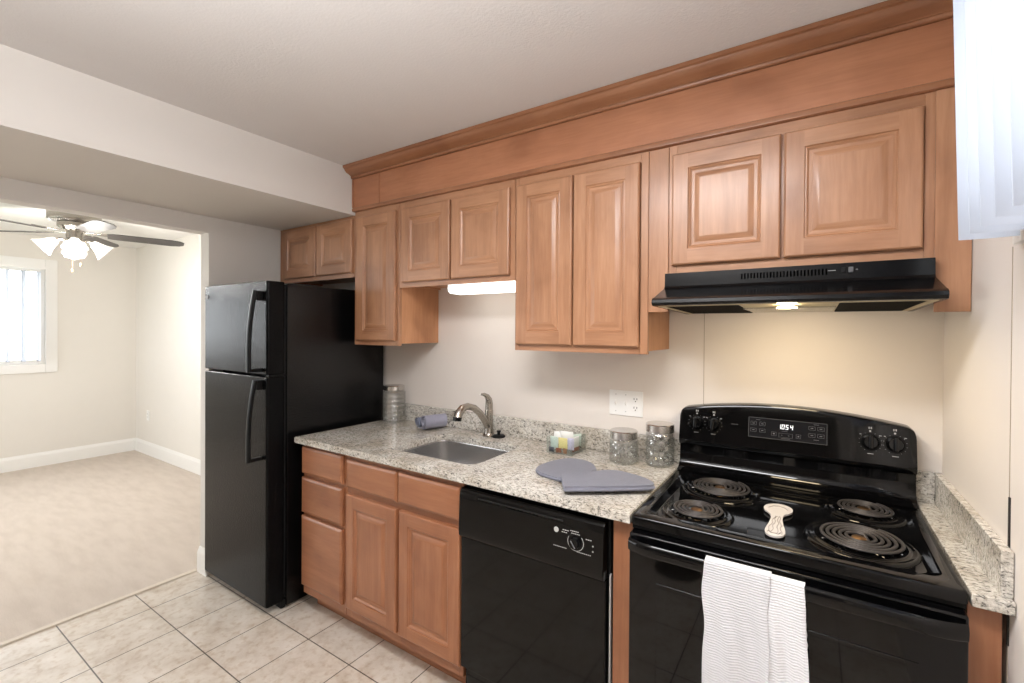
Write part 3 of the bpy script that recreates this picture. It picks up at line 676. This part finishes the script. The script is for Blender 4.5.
SEG = {'0': 'abcdef', '1': 'bc', '5': 'afgcd', '4': 'fgbc'}
mb = MB(); wd, hd, th = .0085, .0165, .0016
for ch, ox in zip('1054', (-.027, -.0155, -.003, .0115)):
    R_ = {'a': (0, wd, hd - th, hd), 'd': (0, wd, 0, th), 'g': (0, wd, hd / 2 - th / 2, hd / 2 + th / 2), 'f': (0, th, hd / 2, hd), 'e': (0, th, 0, hd / 2), 'b': (wd - th, wd, hd / 2, hd), 'c': (wd - th, wd, 0, hd / 2)}
    for s2 in SEG[ch]:
        u0, u1, v0, v1 = R_[s2]; sh = Matrix.Shear('XZ', 4, (0.0, 0.0))
        sk = .12 * ((v0 + v1) / 2)
        mb.box(ox + u0 + sk, ox + u1 + sk, -.0037, -.0028, .003 + v0, .003 + v1, mat=FD)
mb.build('clock_digit', M['digits'], dp, smooth=False)
mb = MB()
for q in range(5): mb.box(-.268 + q * .0048, -.2645 + q * .0048, -.0009, 0, -.0009, .0009, mat=face(0, 1.115, .0004))
mb.build('indicator_text', M['mark_dim'], bg, smooth=False)
# oven door
YD = -.668
MB().box(RX0 + .002, RX1 - .002, -.636, -.6262, .872, .8855).build('vent_strip', M['black_matte'], t, smooth=False)
od = MB().box(RX0 + .003, RX1 - .004, YD, -.627, .215, .870, .006, 3).build('oven_door', M['enamel'], t)
MB().box(RX0 + .085, RX1 - .085, YD - .0022, YD - .0003, .33, .74, .0009, 1).build('oven_window', M['oven_glass'], od)
hp = []
HZ = .846
def hprof(y): return [(y + .012, HZ - .020), (y + .004, HZ - .022), (y, HZ - .017), (y - .002, HZ), (y + .001, HZ + .010), (y + .007, HZ + .014), (y + .013, HZ + .012), (y + .0145, HZ - .01)]
rows = []
for q in range(41):
    f = q / 40; x = RX0 + .006 + (RX1 - RX0 - .014) * f; e = min(f, 1 - f); d = .034 if e > .085 else .034 * math.sin(math.pi / 2 * (.35 + .65 * e / .085))
    pr = hprof(YD - d); rows.append([(x, y, z) for y, z in pr + pr[:1]])
mb = MB().grid(rows); bm = mb.bm; bmesh.ops.remove_doubles(bm, verts=bm.verts, dist=1e-5); bmesh.ops.holes_fill(bm, edges=[e for e in bm.edges if e.is_boundary], sides=0); bmesh.ops.recalc_face_normals(bm, faces=bm.faces)
mb.box(RX0 + .006, RX0 + .031, YD - .016, YD - .0003, HZ - .018, HZ + .010, .004).box(RX1 - .031, RX1 - .008, YD - .016, YD - .0003, HZ - .018, HZ + .010, .004)
mb.build('handle', M['enamel'], od, ang=40)
MB().box(RX0 + .001, RX1 - .001, YD + .004, -.627, .045, .205, .006, 3).build('storage_drawer', M['enamel'], t)

# spoon rest on the cooktop
t = thing('spoon_rest', (-.09, -.44, .9022), 'cream ceramic spoon rest with line drawing between the burners', 'spoon rest')
sr = [(-.130, -.352), (-.125, -.322), (-.108, -.302), (-.088, -.294), (-.068, -.300), (-.053, -.318), (-.050, -.342), (-.058, -.368), (-.071, -.388), (-.074, -.42), (-.070, -.465), (-.064, -.505), (-.062, -.535), (-.070, -.556), (-.086, -.566), (-.103, -.560), (-.112, -.540), (-.111, -.508), (-.106, -.465), (-.105, -.42), (-.112, -.390), (-.124, -.372)]
def catmull(P, n=4):
    o = []; L = len(P)
    for i in range(L):
        p0, p1, p2, p3 = (Vector(P[(i + k - 1) % L]) for k in range(4))
        for k in range(n):
            u = k / n; o.append(tuple(.5 * ((2 * p1) + (-p0 + p2) * u + (2 * p0 - 5 * p1 + 4 * p2 - p3) * u * u + (-p0 + 3 * p1 - 3 * p2 + p3) * u ** 3)))
    return o
def puff(poly, z0, h, ins, mat, name, par, fn=None):
    """soft solid from an outline: flat underside, rounded edge; ins = list of (inset, height)."""
    bm = bmesh.new(); V = [bm.verts.new((x, y, z0 + h * .35)) for x, y in poly]; f = bm.faces.new(V)
    if f.normal.z < 0: f.normal_flip()
    bm.normal_update()
    if f.normal.z < 0: bmesh.ops.reverse_faces(bm, faces=[f])
    for w_, d_ in ins: bmesh.ops.inset_region(bm, faces=[q for q in bm.faces if q.is_valid and len(q.verts) > 4], thickness=w_, depth=d_, use_even_offset=True)
    top = [q for q in bm.faces if len(q.verts) > 4]
    be = [e for e in bm.edges if e.is_boundary]
    r = bmesh.ops.extrude_edge_only(bm, edges=be); vs = [v for v in r['geom'] if isinstance(v, bmesh.types.BMVert)]
    for v in vs: v.co.z = z0
    bmesh.ops.contextual_create(bm, geom=[e for e in bm.edges if e.is_boundary])
    bmesh.ops.triangulate(bm, faces=[q for q in bm.faces if len(q.verts) > 4])
    bmesh.ops.recalc_face_normals(bm, faces=bm.faces)
    mb = MB(); mb.bm.free(); mb.bm = bm
    return mb.build(name, mat, par, ang=80)
srp = catmull(sr, 3)
puff(srp, .9066, .008, [(.003, .003), (.003, .0005), (.003, -.0012)], M['ceramic'], 'dish', t)
mb = MB()
for ring in ([(-.117, -.345), (-.105, -.325), (-.089, -.318), (-.073, -.325), (-.063, -.342)], ):
    mb.tube([(x, y, .9120) for x, y in ring], .0011, 6)
for k, (amp, ph) in enumerate(((.012, 0), (.005, 1.2), (-.005, 2.1), (-.012, .5))):
    mb.tube([(-.088 + amp * (.5 + 1.0 * i / 9) + .0025 * math.sin(i * 1.7 + ph), -.41 - .135 * i / 9, .9120) for i in range(10)], .0008, 5)
mb.tube([(-.102, -.535, .9120), (-.095, -.548, .9120), (-.086, -.545, .9120), (-.078, -.548, .9120), (-.072, -.533, .9120)], .0012, 5)
mb.build('line_drawing', M['ink'], t)
for x, y in ((-.088, -.33), (-.088, -.535)): MB().lathe([(0, 0), (.008, 0), (.008, .0045), (0, .0045)], x, y, .9022, 14).build('foot_ring', M['ceramic'], t)

# dish towel over the oven handle
t = thing('dish_towel', (-.13, YD - .04, .5), 'white waffle weave dish towel hanging over the oven handle', 'towel')
def towel(x0, x1, yoff, zf, zb, ph, name):
    rows = []; nx = 26
    hy0, hy1 = YD - .0365 - yoff, YD - .0185 + yoff
    for i in range(nx + 1):
        f = i / nx; row = []; x = x0 + (x1 - x0) * f
        path = [(hy0, zf + (HZ - zf) * k / 22) for k in range(22)]
        for k in range(9):
            an = math.pi - math.pi * k / 8; path.append(((hy0 + hy1) / 2 + (hy1 - hy0) / 2 * math.cos(an), HZ + .012 + yoff + .008 * math.sin(an)))
        path += [(hy1, HZ - (HZ - zb) * k / 12) for k in range(1, 13)]
        for k, (y, z) in enumerate(path):
            d = max(0, HZ - z)
            if k < 24: y -= d * .02 + .0045 * math.sin(f * 9 + ph + z * 7) * min(1, d * 5) + .003 * math.sin(f * 21 + z * 19) * min(1, d * 6)
            row.append((x + (.05 * d if name == 'back_fold' else .008 * math.sin(z * 30 + f)) * (f if name == 'back_fold' else .4) + (.0012 * math.sin(z * 240) if i in (0, nx) else 0), y, z))
        rows.append(row)
    return MB().grid(rows, .003).build(name, M['towel_back' if name == 'back_fold' else 'towel'], t, ang=80)
towel(-.243, -.088, .0045, .36, .70, 0, 'front_fold'); towel(-.104, -.012, .0006, .34, .70, 1.3, 'back_fold')

# ------------------------------------------------------------------ range hood
HX0, HX1 = -.458, .282
t = thing('range_hood', (RC, -.25, 1.55), 'black range hood with lit lamp above the range', 'range hood')
MB().prism([(-.003, 1.5475), (-.47, 1.558), (-.483, 1.559), (-.489, 1.567), (-.487, 1.577), (-.478, 1.583), (-.465, 1.5855), (-.338, 1.628), (-.330, 1.634), (-.326, 1.6665), (-.003, 1.6665)][::-1] and
           [(-.470, 1.5575), (-.483, 1.5585), (-.489, 1.567), (-.487, 1.577), (-.478, 1.583), (-.465, 1.5855), (-.343, 1.626), (-.336, 1.634), (-.332, 1.681), (-.3105, 1.681), (-.3105, 1.6665), (-.003, 1.6665), (-.003, 1.62), (-.30, 1.61), (-.455, 1.575), (-.458, 1.5575)], 'x', HX0, HX1).build('shell', M['hood'], t, ang=30)
for x0, x1 in ((HX0, HX0 + .012), (HX1 - .012, HX1)): MB().prism([(-.470, 1.5572), (-.47, 1.580), (-.30, 1.62), (-.003, 1.62), (-.003, 1.546), (-.02, 1.546)], 'x', x0 + .0003, x1 - .0003).build('side_skirt', M['hood'], t)
cream = plain('hood_underside', (196, 182, 150), .5)
MB().box(HX0 + .013, HX1 - .013, -.4575, -.448, 1.5560, 1.562).build('front_flange', cream, t, smooth=False)
MB().prism([(-.447, 1.556), (-.447, 1.560), (-.02, 1.551), (-.02, 1.547)], 'x', HX0 + .0125, HX0 + .03).build('side_flange', cream, t, smooth=False)
MB().prism([(-.447, 1.556), (-.447, 1.560), (-.02, 1.551), (-.02, 1.547)], 'x', HX1 - .03, HX1 - .0125).build('side_flange', cream, t, smooth=False)
for x0, x1 in ((HX0 + .031, -.203), (.063, HX1 - .031)): MB().prism([(-.446, 1.5575), (-.446, 1.562), (-.02, 1.552), (-.02, 1.5475)], 'x', x0, x1).build('grease_filter', M['filter'], t, smooth=False)
MB().prism([(-.446, 1.5585), (-.446, 1.575), (-.02, 1.575), (-.02, 1.549)], 'x', -.202, .062).build('lamp_tray', cream, t, smooth=False)
MB().box(-.196, .056, -.36, -.05, 1.5475, 1.5515).build('lamp_lens', M['acrylic'], t, smooth=False)
MB().lathe([(0, 0), (.012, .002), (.017, .008), (.017, .012), (0, .014)], n=16, mat=Matrix.Translation((-.07, -.40, 1.5525)) @ Matrix.Scale(1.6, 4, (1, 0, 0)) @ Matrix.Scale(-.6, 4, (0, 0, 1))).build('bulb', M['hood_lamp'], t)
mb = MB()
for k in range(26): mb.box(-.206 + k * .0094, -.2015 + k * .0094, -.3352, -.3325, 1.648, 1.666, mat=Matrix.Identity(4))
mb.build('vent_slot', M['deep_slot'], t, smooth=False)
for x in (.073, .092): MB().box(x - .006, x + .006, -.3385, -.3325, 1.652, 1.668, .0015, 1).build('rocker_switch', M['black_matte'] if x < .08 else M['mark_dim'], t)
for u0, u1 in ((.035, .055), (.104, .109)): MB().box(u0, u1, -.3349, -.3338, 1.659, 1.661).build('switch_marking', M['mark_mid'], t, smooth=False)
area('hood_lamp_light', (-.07, -.38, 1.535), (0, .25, -1), .2, .12, 2.0, (1, .80, .52)).parent = None

# under-cabinet fluorescent fixture
t = thing('under_cabinet_light', (-1.4, -.2, 1.66), 'lit white fluorescent fixture under the short cabinet above the sink', 'light')
MB().box(-1.59, -1.165, -.245, -.13, 1.7055, 1.7185, .002, 1).build('housing', M['plastic_white'], t)
MB().prism([(-.244, 1.705), (-.248, 1.695), (-.245, 1.672), (-.232, 1.661), (-.15, 1.659), (-.135, 1.668), (-.132, 1.705)], 'x', -1.588, -1.167, .002, 1).build('diffuser', M['tube_light'], t)

# ------------------------------------------------------------------ things on the counter
def jar(x, y, R, H, lidR, lidH, style, label):
    t = thing('glass_jar', (x, y, ZC), label, 'jar', 'glass jars with brushed metal lids')
    N_ = 48; prof = []; n = 30
    for i in range(n + 1):
        q = i / n; z = .004 + (H - .004) * q; r = R
        if style == 'rings': r = R - .0035 * (.5 + .5 * math.cos(q * 7 * 2 * math.pi)) * (1 if .05 < q < .93 else 0)
        if q > .93: r = R - (R - lidR + .004) * min(1, (q - .93) / .05)
        if q < .06: r = R - .006 * (1 - q / .06)
        prof.append((r, z))
    def fn(an, z, r):
        if style == 'rings' or r < R * .9 or not (.008 < z < H * .9): return 0
        k = 12 if style == 'diamond' else 8; zz = z / R
        return .0030 * (abs(math.sin(an * k / 2 + zz * k / 2)) + abs(math.sin(an * k / 2 - zz * k / 2)) - 1.2)
    outer = [(0, 0.0008), (R - .008, 0.0008)] + prof
    inner = [(max(.001, r - .0042), z) for r, z in prof if z > .008][::-1] + [(R - .012, .0075), (0, .0075)]
    MB().lathe(outer + inner, x, y, ZC, N_, fn=fn).build('jar_body', M['jar'], t, ang=50 if style == 'rings' else 25)
    MB().lathe([(0, H + .002), (lidR - .004, H + .002), (lidR - .004, H - .001 + .002), (lidR, H + .002), (lidR, H + lidH - .003), (lidR - .003, H + lidH), (0, H + lidH)], x, y, ZC, 48).build('lid', M['lid'], t)
jar(-2.150, -.105, .070, .195, .062, .028, 'rings', 'ribbed glass jar with metal lid standing against the refrigerator')
jar(-.684, -.130, .060, .103, .058, .034, 'diamond', 'shorter diamond cut glass jar with metal lid beside the oven mitts')
jar(-.542, -.086, .058, .140, .058, .034, 'lattice', 'taller frosted looking glass jar with metal lid next to the range')
def spiral_roll(name, ax, c, R, turns, L, mat, label, flap=0, yaw=0):
    rows = []; n = int(turns * 22)
    path = []
    for i in range(n + 1):
        q = i / n; an = 2 * math.pi * turns * q; r = .005 + (R - .005) * q; path.append((r * math.cos(an - math.pi / 2 - 2 * math.pi * turns), r * math.sin(an - math.pi / 2 - 2 * math.pi * turns)))
    if flap: path += [(flap * k / 4, -R + .0015 * k % .002) for k in range(1, 5)]
    mt = Matrix.Translation((c[0], c[1], c[2])) @ Matrix.Rotation(rad(yaw), 4, 'Z')
    for j in range(7):
        s = -L / 2 + L * j / 6
        rows.append([mt @ Vector((s + .0015 * math.sin(i * .7 + j), p[0], p[1])) for i, p in enumerate(path)])
    o = MB().grid(rows, .0042).build(name, mat, ang=70); tag(o, label, 'towel', 'rolled washcloths by the sink', 'thing'); return o
spiral_roll('washcloth', 'x', (-1.808, -.115, ZC + .0480), .041, 3, .130, M['roll_light'], 'rolled lavender grey washcloth nearest the sink', .055, 72)
spiral_roll('washcloth', 'x', (-1.888, -.100, ZC + .0355), .029, 3, .110, M['roll_dark'], 'darker slate blue rolled washcloth tucked behind the lighter roll', 0, 72)

# clear box of packets
t = thing('packet_box', (-.97, -.106, ZC), 'clear acrylic box full of coloured packets against the backsplash', 'container')
bx0, bx1, by0, by1, bz = -1.035, -.905, -.184, -.040, .075
mb = MB().box(bx0, bx1, by0, by1, ZC + .0006, ZC + .003)
for q in ((bx0, bx1, by0, by0 + .0025), (bx0, bx1, by1 - .0025, by1), (bx0, bx0 + .0025, by0 + .0025, by1 - .0025), (bx1 - .0025, bx1, by0 + .0025, by1 - .0025)): mb.box(q[0], q[1], q[2], q[3], ZC + .003, ZC + bz)
mb.build('clear_case', M['acrylic'], t, smooth=False)
def packet(x, y, z, w_, d_, h_, tilt, yaw, mat, label):
    mb = MB(); rows = []; bm = mb.bm
    t_ = bmesh.new(); bmesh.ops.create_grid(t_, x_segments=6, y_segments=6, size=.5)
    for v in t_.verts:
        e = (1 - (2 * v.co.x) ** 4) * (1 - (2 * v.co.y) ** 4); v.co = Vector((v.co.x * w_, -d_ / 2 * e - .0004, (v.co.y + .5) * h_))
    g = bmesh.ops.duplicate(t_, geom=t_.faces[:] + t_.verts[:] + t_.edges[:])
    for v in g['geom']:
        if isinstance(v, bmesh.types.BMVert): v.co.y *= -1
    bmesh.ops.remove_doubles(t_, verts=t_.verts, dist=.0012); bmesh.ops.recalc_face_normals(t_, faces=t_.faces)
    bmesh.ops.transform(t_, matrix=Matrix.Translation((x, y, z)) @ Matrix.Rotation(rad(yaw), 4, 'Z') @ Matrix.Rotation(rad(tilt), 4, 'X'), verts=t_.verts)
    mb._merge(t_); o = mb.build('packet', mat, ang=60); tag(o, label, 'packet', 'packets in the clear box', 'thing')
z0 = ZC + .0045
packet(-.958, -.166, z0 + .020, .046, .010, .050, 4, 0, M['pk_yellow'], 'pale yellow packet standing at the front of the clear box')
packet(-.921, -.160, z0 + .018, .030, .010, .054, 4, 8, M['pk_lavender'], 'lavender packet at the right front of the clear box')
packet(-1.006, -.160, z0 + .012, .040, .010, .058, 4, -5, M['pk_green'], 'pale green packet at the left front of the clear box')
packet(-.978, -.172, z0, .026, .012, .022, 0, 12, M['pk_brown'], 'red brown packet low at the front of the clear box')
packet(-.945, -.172, z0, .022, .012, .024, 0, -15, M['pk_tan'], 'tan packet low at the right front of the clear box')
packet(-1.015, -.172, z0, .028, .012, .022, 0, 0, M['pk_charcoal'], 'charcoal packet low in the left corner of the clear box')
packet(-.922, -.110, z0, .060, .012, .022, 0, 84, M['pk_brown'], 'brown packet along the right side of the clear box')
packet(-.965, -.115, z0 + .03, .070, .020, .062, 10, 5, M['pk_paper'], 'crumpled white paper packet rising from the middle of the clear box')
packet(-.918, -.120, z0 + .022, .055, .010, .048, 0, 84, M['pk_paper'], 'white packet upright along the right side of the clear box')
packet(-1.000, -.130, z0 + .03, .050, .012, .056, -6, 12, M['pk_paper'], 'white packet behind the pale green one in the clear box')
packet(-.935, -.075, z0 + .015, .050, .012, .058, 3, 60, M['pk_green'], 'pale green packet at the back right of the clear box')

# oven mitts
m1 = [(-.783, -.500), (-.748, -.560), (-.708, -.622), (-.660, -.590), (-.609, -.554), (-.535, -.501), (-.484, -.462), (-.462, -.438), (-.472, -.412), (-.515, -.380), (-.565, -.365), (-.619, -.356), (-.662, -.375), (-.692, -.413), (-.732, -.452)]
m2 = [(-.925, -.451), (-.888, -.484), (-.856, -.494), (-.78, -.51), (-.758, -.444), (-.725, -.35), (-.736, -.308), (-.776, -.261), (-.831, -.242), (-.886, -.257), (-.917, -.311), (-.935, -.394)]
def sharp_smooth(P, sharp):      # smooth outline that keeps the cuff corners
    o = []; L = len(P)
    for i in range(L):
        p0, p1, p2, p3 = (Vector(P[(i + k - 1) % L]) for k in range(4))
        if i in sharp: p0 = p1 - (p2 - p1)
        if (i + 1) % L in sharp: p3 = p2 + (p2 - p1)
        for k in range(4):
            u = k / 4; o.append(tuple(.5 * ((2 * p1) + (-p0 + p2) * u + (2 * p0 - 5 * p1 + 4 * p2 - p3) * u * u + (-p0 + 3 * p1 - 3 * p2 + p3) * u ** 3)))
    return o
def mitt(poly, sharp, z0, h, label, tab):
    t = thing('oven_mitt', (sum(p[0] for p in poly) / len(poly), sum(p[1] for p in poly) / len(poly), z0), label, 'oven mitt', 'grey oven mitts on the counter')
    puff(sharp_smooth(poly, sharp), z0, h, [(.002, h * .22), (.004, h * .2), (.008, h * .16), (.014, h * .1)], M['mitt'], 'mitt_body', t)
    ol = sharp_smooth(poly, sharp); cx_ = sum(p[0] for p in ol) / len(ol); cy_ = sum(p[1] for p in ol) / len(ol)
    MB().tube([(x, y, z0 + .0055) for x, y in ol + ol[:2]], .0048, 8, (.8, 1.1), (0, 0, 1)).build('edge_binding', M['mitt'], t, ang=80)
    if tab:
        (x, y), (ux, uy) = tab; L = []
        for k in range(9): an = math.pi * k / 8; L.append((x + ux * .022 * math.sin(an) + uy * .008 * math.cos(an), y + uy * .022 * math.sin(an) - ux * .008 * math.cos(an), z0 + .006))
        MB().tube(L, .0032, 8).build('hanging_loop', M['mitt'], t)
mitt(m2, {2, 3}, ZC + .0008, .013, 'grey quilted oven mitt lying behind and beneath the front mitt', None)
mitt(m1, {0, 2}, ZC + .0145, .018, 'grey quilted oven mitt lying in front near the counter edge', ((-.765, -.524), (-.87, -.5)))

# wall plate with two switches and an outlet
def plate(x0, x1, z0, z1, yb, label, items, group):
    t = thing('wall_plate', ((x0 + x1) / 2, yb, z0), label, 'outlet', group)
    MB().box(x0, x1, yb - .006, yb - .0003, z0, z1, .002, 2).build('cover', M['plastic_white'], t)
    zc = (z0 + z1) / 2
    for kind, x in items:
        if kind == 'switch':
            MB().box(x - .006, x + .006, yb - .0085, yb - .0063, zc - .0125, zc + .0125, .0008, 1).build('switch_bezel', M['plastic_white'], t)
            MB().box(x - .0035, x + .0035, -.009, .004, -.004, .006, .0012, 1, mat=Matrix.Translation((0, yb - .0105, zc)) @ Matrix.Rotation(rad(-25), 4, 'X')).build('toggle', M['plastic_white'], t)
            sw = MB()
            for s in (-1, 1): disc(sw, x, yb - .0062, zc + s * .038, .0028, .001, 10)
            sw.build('screw', M['mark'], t)
        else:
            for s in (-1, 1):
                rc = MB().prism(rrect(x - .0165, x + .0165, zc + s * .0195 - .014, zc + s * .0195 + .014, .009, 4), 'y', yb - .0082, yb - .0063, .0006, 1).build('receptacle', M['plastic_white'], t)
                sl = MB()
                for dx in (-.0065, .0065): sl.box(x + dx - .0014, x + dx + .0014, yb - .0092, yb - .0084, zc + s * .0195 - .001, zc + s * .0195 + .0075)
                disc(sl, x, yb - .0084, zc + s * .0195 - .0075, .0028, .0008, 10); sl.build('slot', M['slot'], rc, smooth=False)
plate(-.802, -.643, 1.088, 1.202, 0, 'white wall plate with two switches and an outlet above the counter', (('switch', -.770), ('switch', -.7225), ('outlet', -.676)), 'wall plates')
plate(-6.58, -6.51, .40, .515, YS, 'small white outlet low on the living room side wall', (('outlet', -6.545),), 'wall plates')

# ------------------------------------------------------------------ vertical blinds by the right wall
def vane_mesh(wd, hgt, amp=.006):
    rows = []
    for i in range(9):
        q = i / 8 - .5; rows.append([(q * wd, amp * (1 - 4 * q * q), z) for z in (0, hgt / 2, hgt)])
    return MB().grid(rows, .0008)
t = thing('vertical_blind', (.29, -1.3, 1.66), 'white vertical blind hanging at the right hand kitchen window', 'blind', 'vertical blinds')
MB().box(.245, .325, -2.03, -.66, 2.325, 2.37, .004).build('head_rail', M['white_trim'], t)
v0 = vane_mesh(.089, .655).build('vane', M['vane']); v0.parent = t
for k in range(18):
    o = v0 if k == 0 else v0.copy()
    if k: COL.objects.link(o)
    o.parent = t; o.location = Vector((.282, -.775 - k * .0695, 1.655)) - t.location
    o.rotation_euler = (0, rad(-1.6), rad(8 + 3 * math.sin(k * 2.1)))
# living room blind, vanes drawn with gaps
t = thing('vertical_blind', (-6.85, -1.75, 1.1), 'white vertical blind in the bright living room window', 'blind', 'vertical blinds')
MB().box(-6.86, -6.80, LY0 + .01, LY1 - .01, 2.075, 2.098, .003).build('head_rail', M['white_trim'], t)
v1 = vane_mesh(.085, .93).build('vane', M['vane']); v1.parent = t
for k in range(20):
    o = v1 if k == 0 else v1.copy()
    if k: COL.objects.link(o)
    o.parent = t; o.location = Vector((-6.855 if False else -6.84, LY1 - .06 - k * .107, 1.12)) - t.location; o.rotation_euler = (0, 0, rad(9 + 5 * math.sin(k * 1.7)))

# ------------------------------------------------------------------ ceiling fan
fc = Vector((-5.0, -.86, 0)); ZB = 2.225
t = fan = thing('ceiling_fan', (fc.x, fc.y, CL), 'nickel ceiling fan with lit glass shades in the living room', 'ceiling fan')
MB().lathe([(0, 0), (.150, 0), (.157, -.01), (.157, -.105), (.150, -.12), (.11, -.128), (0, -.13)], fc.x, fc.y, CL - .0005, 48).build('motor_housing', M['nickel'], t)
MB().lathe([(0, 0), (.10, 0), (.10, -.03), (.075, -.055), (.05, -.06), (.05, -.12), (.062, -.13), (.062, -.155), (.04, -.17), (0, -.172)], fc.x, fc.y, CL - .1315, 36).build('light_kit_hub', M['nickel'], t)
for k in range(5):
    an = rad(2 + 72 * k); R_ = Matrix.Translation((fc.x, fc.y, ZB)) @ Matrix.Rotation(an, 4, 'Z') @ Matrix.Rotation(rad(-13), 4, 'X')
    bl = MB().prism([(.19, -.05), (.22, -.058), (.60, -.068), (.66, -.055), (.69, -.03), (.69, .03), (.66, .055), (.60, .068), (.22, .058), (.19, .05)], 'z', -.003, .003, .001, 1, mat=R_).build('blade', M['blade'], t)
    MB().prism([(.05, -.012), (.13, -.014), (.19, -.03), (.25, -.03), (.255, 0), (.25, .03), (.19, .03), (.13, .014), (.05, .012)], 'z', .004, .010, .001, 1, mat=R_).build('blade_iron', M['nickel'], bl)
for k in range(4):
    an = rad(78 + 90 * k); d = Vector((math.cos(an), math.sin(an), 0)); h = Vector((fc.x, fc.y, 2.165))
    MB().tube([h + d * .05, h + d * .08 + Vector((0, 0, .004)), h + d * .105 + Vector((0, 0, -.008))], .011, 10).build('lamp_arm', M['nickel'], t)
    ax = (d * .75 + Vector((0, 0, -.66))).normalized(); mt = Matrix.Translation(h + d * .10 + Vector((0, 0, -.006))) @ ax.to_track_quat('Z', 'Y').to_matrix().to_4x4()
    flute = lambda q, z, r: .004 * math.cos(8 * q) * max(0, z - .03) / .08
    sh = MB().lathe([(.022, 0), (.03, .012), (.036, .035), (.048, .07), (.068, .105), (.074, .112), (.071, .112), (.045, .07), (.033, .035), (.027, .012), (.019, .002)], n=40, mat=mt, fn=flute, close=True).build('lamp_shade', M['shade'], t, ang=60)
    MB().lathe([(0, .012), (.014, .014), (.016, .03), (.024, .05), (.026, .065), (.018, .082), (0, .088)], n=20, mat=mt).build('bulb', M['bulb'], sh)
for k in range(2):
    l = bpy.data.lights.new('fan_lamp_light', 'POINT'); l.energy = 18; l.color = (1, .98, .95); l.shadow_soft_size = .08
    o = bpy.data.objects.new('fan_lamp_light', l); COL.objects.link(o); o.location = (fc.x + (-.12, .12)[k], fc.y - .05, 1.99)
for x, y, z in ((-.02, .04, 1.965), (.03, -.02, 1.905)):
    p = Vector((fc.x + x, fc.y + y, 0)); MB().tube([(p.x, p.y, 2.15), (p.x, p.y, z + .03)], .0006, 5).lathe([(0, 0), (.005, .004), (.007, .014), (.004, .03), (0, .031)], p.x, p.y, z, 12).build('pull_chain', M['pull'], t)

# unseen lamps added to light the kitchen; ceiling one is 'added_ceiling_light' at the top
t = thing('added_floor_lamp', (-.7, -2.2, 0), 'slim unseen uplight added behind the viewpoint for bounce light', 'lamp')
MB().lathe([(0, 0), (.14, 0), (.14, .012), (.02, .025), (0, .025)], -.7, -2.2, .0005, 32).build('base', M['nickel'], t)
MB().tube([(-.7, -2.2, .026), (-.7, -2.2, 1.68)], .011, 12).build('pole', M['nickel'], t)
MB().lathe([(.012, 1.66), (.06, 1.68), (.14, 1.74), (.19, 1.79), (.185, 1.79), (.135, 1.746), (.058, 1.688), (.0, 1.682)], -.7, -2.2, 0, 36).build('lamp_shade', M['nickel'], t)
t = thing('added_ceiling_lamp', (-.5, -1.52, CK), 'long unseen lamp added on the kitchen ceiling to light the room', 'light')
MB().box(-.92, -.08, -1.74, -1.30, 2.365, CK - .0005, .004).build('lamp_base', M['white_trim'], t)
MB().box(-.91, -.09, -1.73, -1.31, 2.324, 2.3645, .012).build('diffuser', M['added_ceiling_lamp'], t)
